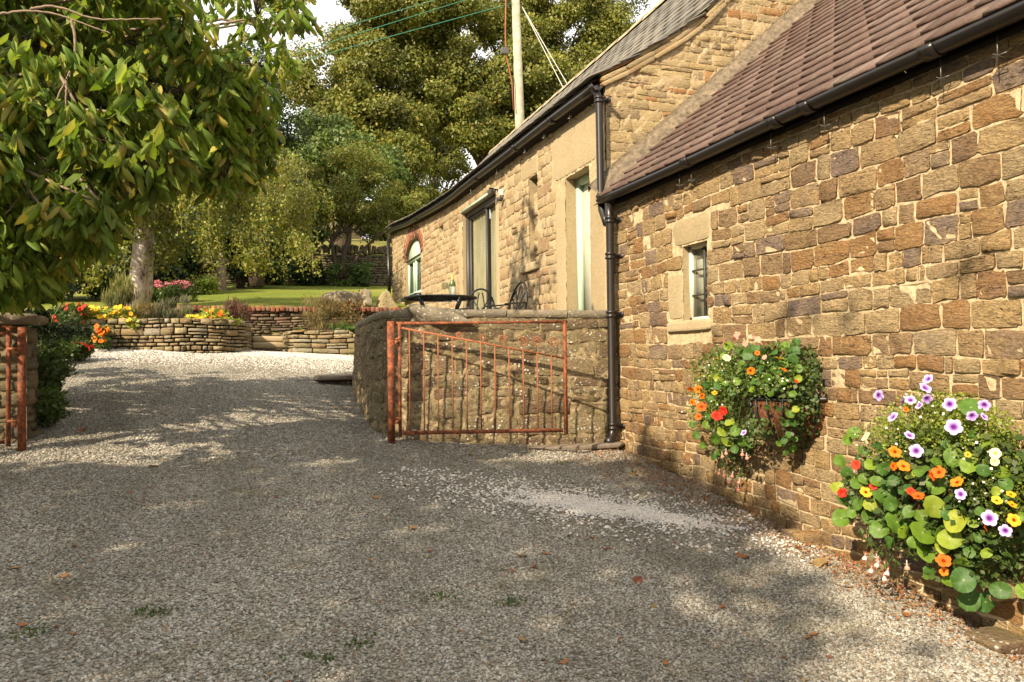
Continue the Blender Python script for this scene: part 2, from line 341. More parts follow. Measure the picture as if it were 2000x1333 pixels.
M['p_white'] = petal('white_petal', [(.8, .76, .7), (.75, .68, .62)])
M['p_throat'] = petal('dark_purple_throat', [(.06, .01, .09), (.09, .015, .12)])
M['p_othroat'] = petal('dark_orange_throat', [(.35, .03, .005), (.3, .03, .005)])
M['p_ythroat'] = petal('yellow_throat', [(.75, .55, .08), (.7, .5, .06)])
def petunia_mat():
    b = NB('lilac_petal'); tc = b.n('ShaderNodeTexCoord').outputs['Object']; mp = b.n('ShaderNodeMapping'); mp.inputs['Scale'].default_value = (1, 1, 0); b.l(tc, mp.inputs['Vector']); ln = b.n('ShaderNodeVectorMath', operation='LENGTH'); b.l(mp.outputs[0], ln.inputs[0])
    r = ln.outputs['Value']; c = b.ramp(r, [(0., (.04, .006, .07)), (.2, (.10, .015, .17)), (.38, (.28, .12, .42)), (.6, (.45, .31, .62)), (.85, (.55, .43, .70)), (1., (.38, .24, .56))])
    b.col(c).rough(.55).spec(.2); return b.m
M['p_lilac'] = petunia_mat()
def nast_leaf():
    b = NB('nasturtium_leaf'); tc = b.n('ShaderNodeTexCoord').outputs['Object']; sx = b.n('ShaderNodeSeparateXYZ'); b.l(tc, sx.inputs[0])
    an = b.math('ARCTAN2', sx.outputs[1], sx.outputs[0]); wv = b.math('COSINE', b.math('MULTIPLY', an, 9.)); vein = b.math('POWER', b.math('MAXIMUM', wv, 0.), 24.)
    ln = b.n('ShaderNodeVectorMath', operation='LENGTH'); b.l(tc, ln.inputs[0]); cen = b.ramp(ln.outputs['Value'], [(.06, 1.), (.14, 0.)])
    c = b.ramp(b.n('ShaderNodeObjectInfo').outputs['Random'], [(0., (.045, .115, .022)), (.35, (.07, .15, .02)), (.7, (.12, .21, .02)), (.88, (.17, .26, .02)), (1., (.3, .33, .03))])
    c = b.mix(b.math('MULTIPLY', vein, .22, clamp=True), c, (.3, .4, .12)); c = b.mix(cen, c, (.4, .48, .2))
    n = b.noise(b.pos(), 40, 3); c = b.mix(1., c, b.ramp(n, [(.3, .85), (.7, 1.15)]), 'MULTIPLY')
    b.col(c).rough(.5).spec(.3); t = b.n('ShaderNodeBsdfTranslucent'); b.l(b.mix(1., c, (1.3, 1.5, .6), 'MULTIPLY'), t.inputs[0]); m = b.n('ShaderNodeMixShader'); m.inputs[0].default_value = .3
    b.l(b.p.outputs[0], m.inputs[1]); b.l(t.outputs[0], m.inputs[2]); b.l(m.outputs[0], b.out.inputs[0]); return b.m
M['lf_nast'] = nast_leaf()
M['dead_leaf'] = leaf_mat('dead_leaf', [(.28, .1, .035), (.35, .16, .05), (.2, .06, .03), (.32, .12, .04), (.3, .2, .08)], .15, .7, 4)
M['stem'] = plain('green_stem', (.07, .11, .025), .6, .3)

# ------------------------------------------------------------------ ground
def th(X, Y):
    X = np.asarray(X, float); Y = np.asarray(Y, float)
    z = gz(X, Y)-.06
    lawn = 1.10+.145*(Y-17)-.10*np.clip(-X, 0, 6)*.4
    fld = 2.55+.2*(Y-27.5)
    fld = np.where(Y > 70, 11.05+(Y-70)*.06, fld); fld = np.where(Y > 200, 18.85, fld)
    z = np.where(Y > 16.9, np.where(Y > 27.5, fld, lawn), z)
    z = z+np.where(Y > 40, np.sin(X*.03)*1.2+np.sin(Y*.05+X*.02)*.8, 0)
    return z
def sheet(xs, ys, f, name, mat, kind='structure', smooth=True, dz=0.):
    X, Y = np.meshgrid(xs, ys, indexing='ij'); P = np.stack([X, Y, f(X, Y)+dz], -1)
    o = MB().grid(P).build(name, mat, smooth=smooth); return tag(o, kind=kind)
ys = np.concatenate([np.linspace(-300, -20, 12), np.linspace(-18, 16.88, 60), np.linspace(16.95, 27.4, 14), np.linspace(27.6, 80, 24), np.linspace(90, 700, 20)])
xs = np.concatenate([np.linspace(-500, -40, 14), np.linspace(-36, 40, 60), np.linspace(45, 500, 14)])
sheet(xs, ys, th, 'ground', M['field'])
sheet(np.linspace(-5.5, 3.52, 80), np.linspace(-12, 13.0, 200), lambda X, Y: gz(X, Y)+.006*np.sin(X*9+Y*4)*np.sin(Y*7-X*3), 'gravel_drive', M['gravel_base'])
sheet(np.linspace(-5.5, 3.52, 60), np.linspace(13.0, 16.88, 30), gz, 'gravel_drive_head', M['gravel_pale_lit_base'])
sheet(np.linspace(-4.5, 14, 40), np.linspace(16.95, 27.4, 40), th, 'lawn', M['lawn'], dz=.012)

def gravel_scatter(name, mat, pts_fn, xs, ys, dens, smin, smax, seed, label_kind='stuff', lift=0.):
    """loose stones on the drive: points scattered over a patch, each carrying one of four chips"""
    X, Y = np.meshgrid(xs, ys, indexing='ij'); P = np.stack([X, Y, gz(X, Y)+.006*np.sin(X*9+Y*4)*np.sin(Y*7-X*3)+.002+lift], -1)
    mb = MB().grid(P); me = mb.mesh(name, mat); d = pts_fn(P.reshape(-1, 3)).astype(np.float32)
    at = me.attributes.new('dens', 'FLOAT', 'POINT'); at.data.foreach_set('value', d)
    o = link(name, me); tag(o, kind=label_kind)
    g = bpy.data.node_groups.new(name, 'GeometryNodeTree')
    g.interface.new_socket('Geometry', in_out='INPUT', socket_type='NodeSocketGeometry'); g.interface.new_socket('Geometry', in_out='OUTPUT', socket_type='NodeSocketGeometry')
    n = g.nodes.new; l = g.links.new
    gi = n('NodeGroupInput'); go = n('NodeGroupOutput'); dp = n('GeometryNodeDistributePointsOnFaces'); dp.inputs['Seed'].default_value = seed
    na = n('GeometryNodeInputNamedAttribute'); na.data_type = 'FLOAT'; na.inputs['Name'].default_value = 'dens'
    mu = n('ShaderNodeMath'); mu.operation = 'MULTIPLY'; mu.inputs[1].default_value = dens; l(na.outputs['Attribute'], mu.inputs[0]); l(mu.outputs[0], dp.inputs['Density'])
    l(gi.outputs[0], dp.inputs['Mesh'])
    jn = n('GeometryNodeGeometryToInstance')
    for k in range(5):
        ic = n('GeometryNodeMeshIcoSphere'); ic.inputs['Radius'].default_value = 1; ic.inputs['Subdivisions'].default_value = 2
        sp = n('GeometryNodeSetPosition'); nz = n('ShaderNodeTexNoise'); nz.inputs['Scale'].default_value = 1.1
        ps = n('GeometryNodeInputPosition'); ad = n('ShaderNodeVectorMath'); ad.operation = 'ADD'; ad.inputs[1].default_value = (k*7.3, k*3.1, k*1.7)
        sb = n('ShaderNodeVectorMath'); sb.operation = 'SUBTRACT'; sb.inputs[1].default_value = (.5, .5, .5); sc_ = n('ShaderNodeVectorMath'); sc_.operation = 'SCALE'; sc_.inputs['Scale'].default_value = 1.7
        l(ps.outputs[0], ad.inputs[0]); l(ad.outputs[0], nz.inputs['Vector']); l(nz.outputs['Color'], sb.inputs[0]); l(sb.outputs[0], sc_.inputs[0])
        l(ic.outputs[0], sp.inputs['Geometry']); l(sc_.outputs[0], sp.inputs['Offset'])
        tr = n('GeometryNodeTransform'); tr.inputs['Scale'].default_value = ((1.25, .85, .55), (1., .8, .6), (1.4, .8, .5), (.9, .9, .7), (1.1, 1., .45))[k]
        sm = n('GeometryNodeSetMaterial'); sm.inputs['Material'].default_value = mat
        l(sp.outputs[0], tr.inputs['Geometry']); l(tr.outputs[0], sm.inputs['Geometry']); l(sm.outputs[0], jn.inputs[0])
    ip = n('GeometryNodeInstanceOnPoints'); ip.inputs['Pick Instance'].default_value = True
    rr = n('FunctionNodeRandomValue'); rr.data_type = 'FLOAT_VECTOR'; rr.inputs[0].default_value = (-.5, -.5, 0); rr.inputs[1].default_value = (.5, .5, 6.28)
    rs = n('FunctionNodeRandomValue'); rs.data_type = 'FLOAT'; rs.inputs[2].default_value = smin; rs.inputs[3].default_value = smax
    l(dp.outputs['Points'], ip.inputs['Points']); l(jn.outputs[0], ip.inputs['Instance']); l(rr.outputs[0], ip.inputs['Rotation']); l(rs.outputs[1], ip.inputs['Scale']); l(ip.outputs[0], go.inputs[0])
    md = o.modifiers.new('scatter', 'NODES'); md.node_group = g; return o
one = lambda P: np.ones(len(P))
def fr(P):  # only where the drive can be seen (or nearly)
    x, y, d = proj_np(P); return ((x > -150) & (x < 2150) & (y < 1450)).astype(float)
def proj_np(P):
    d = P @ FW; return W_/2+F_*(P @ RT)/d, H_/2-F_*(P @ UP)/d, d
gravel_scatter('gravel', M['gravel'], fr, np.linspace(-2.2, 3.46, 60), np.linspace(1.9, 6.2, 50), 8200, .004, .0088, 1)
gravel_scatter('gravel', M['gravel'], fr, np.linspace(-3.0, 3.4, 60), np.linspace(6.2, 12.9, 60), 3000, .0055, .0105, 2)
def whitep(P):
    c, n = math.cos(-.56), math.sin(-.56); dx, dy = P[:, 0]-2.35, P[:, 1]-4.95; a = (dx*c+dy*n)/.62; b = (-dx*n+dy*c)/.21
    ns = np.sin(P[:, 0]*9+2*np.sin(P[:, 1]*7))*np.sin(P[:, 1]*11+P[:, 0]*5)+.6*np.sin(P[:, 0]*23)*np.sin(P[:, 1]*27); r = np.sqrt(a*a+b*b)
    return np.clip(1.35-r+.32*ns, 0, 1)**1.3+np.clip(.14-.04*r, 0, .1)*(r < 3.2)
gravel_scatter('spilled_white_chippings', M['gravel_white'], whitep, np.linspace(.9, 3.4, 90), np.linspace(3.6, 6., 90), 8200, .0065, .0125, 3, lift=.007)
def edgew(P): return np.clip((P[:, 1]-11.2)/1.8, 0, 1)
gravel_scatter('pale_lit_gravel', M['gravel_white'], edgew, np.linspace(-3.2, 3.4, 40), np.linspace(11.2, 16.5, 40), 1500, .008, .013, 4)  # pale chips carry the sunlit tone of the drive head

# ------------------------------------------------------------------ masonry
def masonry(parent, mapf, u0, u1, vb, vt, ch, sw, mat, name='stone', joint=.011, depth=.05, bulge=.018, rough=.006, holes=(), nmax=300, minpx=9, seed=1, wob=.012, base=0., jit=.05):
    rng = np.random.default_rng(seed)
    vbm = min(vb(u) for u in np.linspace(u0, u1, 20)); vtm = max(vt(u) for u in np.linspace(u0, u1, 20))
    v = vbm; stones = []
    ph = rng.uniform(0, 6, 3); bound = lambda vv, u: vv+wob*(math.sin(u*1.9+ph[0]+vv*3)+.6*math.sin(u*5.3+ph[1]+vv*7)+.35*math.sin(u*13+ph[2]+vv*11))
    while v < vtm:
        h = rng.uniform(*ch); u = u0-rng.uniform(0, sw[0]); v2 = v+h
        segs = [(u0, u1)]; lo_v, hi_v = {}, {}
        for (a, b, c, d) in holes:
            ov = min(v2, d)-max(v, c)
            if ov > .3*h:
                ns = []
                for s in segs:
                    if b <= s[0] or a >= s[1]: ns.append(s)
                    else:
                        if a-s[0] > .04: ns.append((s[0], a))
                        if s[1]-b > .04: ns.append((b, s[1]))
                segs = ns
        for s in segs:
            u = s[0]
            while u < s[1]-.001:
                wd = rng.uniform(*sw)*(.8 if h < .5*(ch[0]+ch[1]) else 1.15)
                if rng.random() < .15: wd *= .55
                if s[1]-(u+wd) < sw[0]*.7: wd = s[1]-u
                parts = [(v, v2)]
                if h > .75*ch[1] and rng.random() < .22: m_ = v+h*rng.uniform(.35, .65); parts = [(v, m_), (m_, v2)]
                for (pa, pb) in parts:
                    for (a, b, c, d) in holes:
                        if u < b-.001 and u+wd > a+.001:
                            if pa < c < pb: pb = c
                            elif pa < d < pb: pa = d
                    cs = []
                    for (uu, vv) in ((u, pa), (u+wd, pa), (u+wd, pb), (u, pb)):
                        vv2 = bound(vv, uu) if 1 else vv
                        cs.append([uu, min(max(vv2, vb(uu)), vt(uu))])
                    cs = np.array(cs)
                    if min(cs[3][1]-cs[0][1], cs[2][1]-cs[1][1]) < .0 or max(cs[3][1]-cs[0][1], cs[2][1]-cs[1][1]) < .03: continue
                    stones.append(cs)
                u += wd
        v = v2
    S = np.array([-1, -.84, 0, .84, 1.]); T = np.array([-1, -.74, .74, 1.])
    ss, tt = np.meshgrid(S, T, indexing='ij'); ss = ss.ravel(); tt = tt.ravel()
    idx = lambda i, j: i*4+j
    quads = [(idx(i, j), idx(i+1, j), idx(i+1, j+1), idx(i, j+1)) for i in range(4) for j in range(3)]
    ring = [idx(i, 0) for i in range(5)]+[idx(4, j) for j in range(1, 4)]+[idx(i, 3) for i in range(3, -1, -1)]+[idx(0, j) for j in (2, 1)]
    edge = np.zeros(20, bool); edge[ring] = True
    for k in range(len(ring)): quads.append((20+(k+1) % 14, 20+k, 34+k, 34+(k+1) % 14))
    quads = np.array(quads)
    out = []
    for cs in stones:
        cen = cs.mean(0); sz = np.array([np.abs(cs[1]-cs[0]).max(), np.abs(cs[3]-cs[0]).max()])
        k = joint*rng.uniform(.6, 1.5)
        sc2 = np.maximum(1-k/np.maximum(sz, .03), .5)
        a = (1-ss)/2; b = (1-tt)/2
        p = (a*b)[:, None]*cs[0]+((1-a)*b)[:, None]*cs[1]+((1-a)*(1-b))[:, None]*cs[2]+(a*(1-b))[:, None]*cs[3]
        p = cen+(p-cen)*sc2*(1-rng.uniform(.0, .10)*(np.abs(ss)**4*np.abs(tt)**4))[:, None]
        jt = min(sz)*jit
        p = p+rng.normal(0, jt*.5, p.shape)*np.where(edge, 1, .4)[:, None]
        rk = rng.random() < .5
        d = np.where(edge, base, base+bulge*rng.uniform(.4, 1.2)+rng.normal(0, rough*(1.8 if rk else .5), 20))
        d = d+rng.normal(0, rough*.6)
        U = np.concatenate([p[:, 0], p[ring, 0], p[ring, 0]]); Vv = np.concatenate([p[:, 1], p[ring, 1], p[ring, 1]]); D = np.concatenate([d, d[ring], np.full(14, -depth)])
        W = mapf(U, Vv, D); c0 = W[:20].mean(0); x, y, dd = proj(c0)
        vis = dd > .5 and -60 < x < 2060 and -60 < y < 1400
        xx, yy, _ = proj_np(W[:20]); px = min(np.ptp(xx), np.ptp(yy)) if vis else 0; ar = np.ptp(xx)*np.ptp(yy) if vis else 0
        out.append((ar, px, W))
    out.sort(key=lambda t: -t[0]); rest = MB(); nr = 0
    for i, (ar, px, W) in enumerate(out):
        if i < nmax and px >= minpx:
            c0 = W.mean(0); me = MB().add(W-c0, quads).mesh(name, mat, True); o = link(name, me, parent, loc=None)
            q = parent; v = Vector(c0.tolist())
            while q is not None: v = v-q.location; q = q.parent
            o.location = v
        else: rest.add(W, quads); nr += 1
    if nr:
        o = rest.build(name+'_work', mat, parent, True); tag(o, kind='stuff')
    return len(out)
def mortar(parent, mapf, u0, u1, vb, vt, mat, holes=(), res=.04, d=0., amp=.005, seed=0, name='mortar'):
    nu = max(2, int((u1-u0)/res)); us = np.linspace(u0, u1, nu+1)
    H = max(vt(u)-vb(u) for u in us); nv = max(2, int(H/res)); t = np.linspace(0, 1, nv+1)
    lo = np.array([vb(u) for u in us]); hi = np.array([vt(u) for u in us])
    U = np.repeat(us[:, None], nv+1, 1); Vv = lo[:, None]+(hi-lo)[:, None]*t
    # snap to the edges of openings
    for (a, b, c, e) in holes:
        for val in (a, b): U = np.where(np.abs(U-val) < res*.5, val, U)
        for val in (c, e): Vv = np.where(np.abs(Vv-val) < res*.5, val, Vv)
    rng = np.random.default_rng(seed); D = d+rng.normal(0, amp, U.shape)+amp*.8*np.sin(U*31)*np.sin(Vv*27)
    P = mapf(U.ravel(), Vv.ravel(), D.ravel()).reshape(nu+1, nv+1, 3)
    cu = (U[:-1, :-1]+U[1:, 1:])/2; cv = (Vv[:-1, :-1]+Vv[1:, 1:])/2; mask = np.ones(cu.shape, bool)
    for (a, b, c, e) in holes: mask &= ~((cu > a) & (cu < b) & (cv > c) & (cv < e))
    return MB().grid(P, mask=mask).build(name, mat, parent, True)
XW = 3.5
mapX = lambda u, v, d: np.stack([XW-d, u, v], -1)          # long walls facing the drive
const = lambda c: (lambda u: c)
def rX(x, y, yy):   # X at which a jamb corner at distance yy shows in column x
    r = ray(x, y); return r[0]/r[1]*yy
def reveal(parent, y0, y1, z0, z1, xin, mat, name='reveal'):
    mb = MB(); a = XW+.002
    mb.add([(a, y1, z0), (xin, y1, z0), (xin, y1, z1), (a, y1, z1)], [(0, 1, 2, 3)])
    mb.add([(a, y0, z0), (xin, y0, z0), (xin, y0, z1), (a, y0, z1)], [(3, 2, 1, 0)])
    mb.add([(a, y0, z1), (xin, y0, z1), (xin, y1, z1), (a, y1, z1)], [(0, 1, 2, 3)])
    mb.add([(a, y0, z0), (xin, y0, z0), (xin, y1, z0), (a, y1, z0)], [(3, 2, 1, 0)])
    return mb.build(name, mat, parent)

def rough_block(c, size, seed=0, n=6, amp=.012, taper=0., rz=0.):
    """a dressed or rough block: subdivided box with worn arrises"""
    rng = np.random.default_rng(seed); mb = MB(); h = np.array(size)/2
    ph = rng.uniform(0, 6, 6)
    for ax in range(3):
        for sg in (-1, 1):
            s, t = np.meshgrid(np.linspace(-1, 1, n), np.linspace(-1, 1, n), indexing='ij'); P = np.zeros((n, n, 3))
            P[..., ax] = sg; P[..., (ax+1) % 3] = s*sg; P[..., (ax+2) % 3] = t
            r = np.abs(P)**8; k = (r.sum(-1))**(-1/8.)*1.0; k = np.minimum(k, 1.)
            P = P*k[..., None]
            Q = P*h; off = amp*(np.sin(Q[..., 0]*17+ph[0])*np.sin(Q[..., 1]*19+ph[1])+np.sin(Q[..., 2]*23+ph[2]+Q[..., 0]*7))
            Q = Q*(1+off[..., None]/max(h.min(), .04)*.6)
            if taper: Q[..., :2] *= (1-taper*(Q[..., 2:3]/h[2]+1)/2)
            if rz: ca, sa = math.cos(rz), math.sin(rz); Q = np.stack([Q[..., 0]*ca-Q[..., 1]*sa, Q[..., 0]*sa+Q[..., 1]*ca, Q[..., 2]], -1)
            mb.grid(Q+np.array(c))
    return mb

# ================================================================== COTTAGE (near, tiled roof)
cot = thing('stone_cottage', (XW, 4.5, -1.3), 'low stone cottage with brown tiled roof and small window, flower racks on its wall', 'cottage')
X0R, Z0R, SR = 3.32, 1.56, .855
roofz = lambda X: Z0R+SR*(X-X0R)
wy1 = hX(1333, 484, XW)[1]; wy0 = hX(1381, 468, XW)[1]; wz1 = .5*(hX(1333, 484, XW)[2]+hX(1381, 468, XW)[2]); wz0 = hX(1384, 622, XW)[2]
lin = (hX(1390, 430, XW)[1], hX(1313, 450, XW)[1], wz1, wz1+.24)
sil = (wy0-.06, wy1+.27, wz0-.10, wz0)
jam = (wy1, wy1+.24, wz0, wz0+.42)
win = (wy0, wy1, wz0, wz1)
YE, YS = 7.18, -1.5
cb = lambda u: float(gz(XW, u))-.12
holes = [win, lin, sil, jam]
mortar(cot, mapX, YS, YE, cb, const(1.53), M['mortar'], holes=[win], res=.028, d=.0, amp=.0022, seed=3)
masonry(cot, mapX, YS, YE, cb, const(1.53), (.078, .148), (.10, .29), M['cot_stone'], joint=.0112, bulge=.005, rough=.005, holes=holes, nmax=300, minpx=8, seed=11, wob=.013, base=.0078, jit=.075)
for nm, q, s_ in (('lintel', lin, 1), ('sill', sil, 2), ('jamb_stone', jam, 3)):
    e = .004 if nm != 'sill' else .03
    rough_block((XW+.06-e, (q[0]+q[1])/2, (q[2]+q[3])/2), (.14, q[1]-q[0]-.012, q[3]-q[2]-.012), s_, 7, .003).build(nm, M['dressed'], cot, True)
xin = rX(1351, 500, wy1)
reveal(cot, wy0, wy1, wz0, wz1, xin+.02, M['dressed'])
wf = MB(); fw = .028
for (a, b) in (((wy0, wz0), (wy0, wz1)), ((wy1, wz0), (wy1, wz1)), ((wy0, wz0), (wy1, wz0)), ((wy0, wz1), (wy1, wz1))):
    wf.bar((xin, a[0], a[1]), (xin, b[0], b[1]), .05, .05)
wo = wf.build('window_frame', M['cream_paint'], cot)
mb = MB()
for k in (1, 2): zz = wz0+(wz1-wz0)*k/3.; mb.bar((xin-.012, wy0, zz), (xin-.012, wy1, zz), .014, .014)
ym = wy0+(wy1-wy0)*.42; mb.bar((xin-.012, ym, wz0), (xin-.012, ym, wz1), .02, .02)
mb.build('glazing_bar', M['dark_frame'], wo)
for k in range(3):
    z_a = wz0+(wz1-wz0)*k/3.; MB().box((xin, (wy0+wy1)/2, z_a+(wz1-wz0)/6), (.004, wy1-wy0, (wz1-wz0)/3-.01)).build('pane', M['glass'], wo)
MB().box((xin+.05, (ym+wy1)/2, (wz0+wz1)/2), (.01, wy1-ym, wz1-wz0)).build('curtain', M['white_plastic'], cot)
cw = MB(); cw.box((6.6, 2.84, .2), (5.6, 8.6, .01)); 
# inner room box behind the walls (keeps light out)
rb = MB(); a, b_, c_, d_ = XW+.35, 8.6, YS, YE-.02
for (p, q) in (((a, c_), (b_, c_)), ((b_, c_), (b_, d_)), ((b_, d_), (a, d_)), ((a, d_), (a, c_))):
    if p[0] == a and q[0] == a:
        for (y0, y1, z0, z1) in ((YS, wy0-.15, -1.9, 1.5), (wy1+.15, YE, -1.9, 1.5), (wy0-.15, wy1+.15, -1.9, wz0-.15), (wy0-.15, wy1+.15, wz1+.15, 1.5)):
            rb.add([(a, y0, z0), (a, y1, z0), (a, y1, z1), (a, y0, z1)], [(0, 1, 2, 3)])
    else: rb.add([(*p, -1.9), (*q, -1.9), (*q, 1.5), (*p, 1.5)], [(0, 1, 2, 3)])
rb.build('inner_wall', M['interior'], cot)
MB().box((XW+.3, (YS+YE)/2, 1.555), (.6, YE-YS, .04)).build('wall_plate', M['wood_dark'], cot)
# south gable end of the cottage (out of the photograph, closes the building)
gb = MB(); gb.add([(XW, YS, -1.9), (9.3, YS, -1.9), (9.3, YS, 1.45), (6.4, YS, roofz(6.4)-.06), (XW, YS, 1.45)], [(0, 1, 2, 3, 4)]); gb.build('gable_end', M['mortar_buff'], cot)
# roof
XR = 6.5; slope = math.hypot(1, SR); ca, sa = 1/slope, SR/slope
dk = MB(); dk.add([(X0R+.02, YS-.1, roofz(X0R+.02)-.03), (XR, YS-.1, roofz(XR)-.03), (XR, YE+.01, roofz(XR)-.03), (X0R+.02, YE+.01, roofz(X0R+.02)-.03)], [(0, 1, 2, 3)])
dk.add([(XR, YS-.1, roofz(XR)), (9.6, YS-.1, roofz(XR)-3.1*SR), (9.6, YE+.01, roofz(XR)-3.1*SR), (XR, YE+.01, roofz(XR))], [(0, 1, 2, 3)])
dk.build('roof_deck', M['wood_dark'], cot)
def slab_local(w_, l_, t_, tilt, roll_=False):
    """tile: x up the slope, y along the eave, slightly cambered, thick lower edge"""
    mb = MB(); ny = 4; yy = np.linspace(-w_/2, w_/2, ny+1); cam_ = .004*(1-(yy/(w_/2))**2)
    if roll_: cam_ = cam_*.15+np.array([0, 0, 0, 0, .003])
    V = []
    for x in (0., l_):
        for s_ in (1, 0):
            for y, c in zip(yy, cam_): V.append((x, y, (t_ if s_ else 0)+c+(tilt*(1-x/l_))))
    k = ny+1; Fs = []
    for j in range(ny):
        Fs += [(j, j+1, 2*k+j+1, 2*k+j), (k+j+1, k+j, 3*k+j, 3*k+j+1), (k+j, k+j+1, j+1, j), (2*k+j, 2*k+j+1, 3*k+j+1, 3*k+j)]
    Fs += [(0, 2*k, 3*k, k), (ny, k+ny, 3*k+ny, 2*k+ny)]
    return mb.add(V, [tuple(f) for f in Fs])
def lay(parent, mes, frame, rows, gauge, width, y0, y1, name, nmax, seed, jit=(.002, .004), mat=None, minpx=6, rot=.012):
    """lays slabs; frame(s, y) -> (origin, slope unit vector (x,z)) ; big ones become parts, the rest is one mesh"""
    rng = random.Random(seed); L_ = []
    for r in range(rows):
        off = (r % 2)*width/2
        n = int((y1-y0)/width)+2
        for i in range(n):
            y = y0+off+i*width-width/2
            if y-width/2 < y0-.01 or y+width/2 > y1+.01:
                if y < y0-.01 or y > y1+.01: continue
                y = min(max(y, y0+width/2), y1-width/2)
            p, (cx, sx) = frame(r*gauge, y); p = p+np.array([0, rng.uniform(-jit[0], jit[0]), rng.uniform(0, jit[1])])
            m = Matrix(((cx, 0, -sx, p[0]), (0, 1, 0, p[1]), (sx, 0, cx, p[2]), (0, 0, 0, 1))) @ Matrix.Rotation(rng.uniform(-rot, rot), 4, 'Z')
            x, yy, d = proj(p); vis = d > .5 and -40 < x < 2040 and -40 < yy < 1400
            L_.append(((1/d if vis else 0), m, rng.randrange(len(mes)), r))
    L_.sort(key=lambda t: -t[0]); rest = MB(); nr = 0; q = parent.location
    for i, (k, m, j, r) in enumerate(L_):
        if i < nmax and k > 0:
            o = bpy.data.objects.new(name, mes[j]); C.objects.link(o); o.parent = parent
            o.matrix_local = Matrix.Translation(-q) @ m
        else:
            me = mes[j]; V = np.array([v.co for v in me.vertices]); mm = np.array(m); V = V @ mm[:3, :3].T+mm[:3, 3]
            rest.add(V, [tuple(p.vertices) for p in me.polygons]); nr += 1
    if nr: tag(rest.build(name+'_courses', mat, parent), kind='stuff')
TW, TG = .333, .2
tile_me = [slab_local(TW-rr, .27, .024, .026, True).mesh('roof_tile', M['tile']) for rr in (.004, .006, .008)]
lay(cot, tile_me, lambda s, y: (np.array([X0R+.04+s*ca, y, Z0R+.025+s*sa]), (ca, sa)), 20, TG, TW, YS-.1, YE, 'roof_tile', 300, 5, jit=(.001, .0008), mat=M['tile'], rot=.001)
# mortar fillet where the tiles meet the barn gable
P = []
for s in np.linspace(.06, 4.3, 60):
    x = X0R+s*ca; z = Z0R+s*sa; wv = .07+.02*math.sin(s*5)+.02*math.sin(s*13)
    P.append([(x+.02, YE-.13+.02*math.sin(s*9), z+.03), (x-.03, YE-.06, z+.09), (x-.08, YE+.0, z+.16), (x-sa*wv*1.25, YE+.012, z+ca*wv*1.25)])
MB().grid(np.array(P)).build('mortar_fillet', M['fillet'], cot, True)
# gutter, joints, hooks
gt = MB(); GX, GZ = 3.365, 1.56
ang = np.linspace(math.pi, 2*math.pi, 9); prof = [(math.cos(a)*.055, math.sin(a)*.055) for a in ang]+[(math.cos(a)*.048, math.sin(a)*.048) for a in ang[::-1]]
def gutter(parent, pts, prof, mat, name='gutter'):
    k = len(prof); V = []
    for (x, y, z) in pts: V += [(x+a, y, z+b+.03) for a, b in prof]
    Fs = [(i*k+j, i*k+(j+1) % k, (i+1)*k+(j+1) % k, (i+1)*k+j) for i in range(len(pts)-1) for j in range(k)]
    Fs += [tuple(range(k))[::-1], tuple(range((len(pts)-1)*k, len(pts)*k))]
    return MB().add(V, Fs).build(name, mat, parent, False)
go_ = gutter(cot, [(GX, y, GZ+.004*math.sin(y*2)) for y in np.linspace(YS-.1, 7.02, 30)], prof, M['iron_dark'])
for y in (hX(1822, 95, GX)[1], hX(1580, 200, GX)[1], hX(1518, 228, GX)[1], hX(1345, 312, GX)[1], .6):
    prof2 = [(a*1.17, b*1.17) for a, b in prof]
    gutter(cot, [(GX, y-.045, GZ), (GX, y+.045, GZ)], prof2, M['iron_dark'], 'gutter_joint')
for px_, py_ in ((1944, 60), (1834, 118), (1607, 222), (1503, 268), (1348, 338), (1325, 348)):
    y = hX(px_, py_, 3.40)[1]; hk = MB()
    hk.tube([(3.41, y, 1.53), (3.41, y, 1.385)], .0028, 6); hk.tube([(3.38, y+.0, 1.43), (3.51, y+.005, 1.42)], .0028, 6); hk.tube([(3.41, y-.05, 1.425), (3.41, y+.05, 1.43)], .0025, 6)
    hk.build('wire_hook', M['galv'], cot)

# ================================================================== BARN (far, stone slate roof)
barn = thing('stone_barn', (XW, 13.5, 0.), 'long pale stone barn with stone slate roof, glazed door and arched green window', 'barn')
BY0, BY1 = 7.2, 19.9
rise = lambda y: float(np.interp(y, [7.2, 8.5, 10.5, 13.2, 14.9, 16.9, 18.9, 20.], [-.05, -.03, .0, .02, .10, .22, .41, .46]))
rfac = lambda x: float(np.interp(x, [3.33, 5.09, 6.35], [1., .4, 0.]))
ez = lambda y: 2.77+rise(y)
dn_y0 = hX(1151, 320, XW)[1]; dn_y1 = hX(1104, 347, XW)[1]; dn_z1 = 2.09
gl_y0 = hX(968, 372, XW)[1]; gl_y1 = hX(903, 412, XW)[1]; gl_z1 = 2.52
sl_y0 = hX(1050, 345, XW)[1]; sl_y1 = hX(1033, 345, XW)[1]; sl_z1 = hX(1040, 345, XW)[2]; sl_z0 = hX(1035, 515, XW)[2]
ar_y0 = hX(822, 500, XW)[1]; ar_y1 = hX(792, 500, XW)[1]; ar_z0 = hX(805, 578, XW)[2]; ar_z1 = hX(808, 466, XW)[2]
vt_y0 = hX(867, 447, XW)[1]; vt_y1 = hX(858, 447, XW)[1]; vt_z = hX(863, 447, XW)[2]
door = (dn_y0, dn_y1, 0., dn_z1); gdoor = (gl_y0, gl_y1, 0., gl_z1); slit = (sl_y0, sl_y1, sl_z0, sl_z1); vent = (vt_y0, vt_y1, vt_z-.07, vt_z+.07)
arch = (ar_y0, ar_y1, ar_z0, ar_z1)
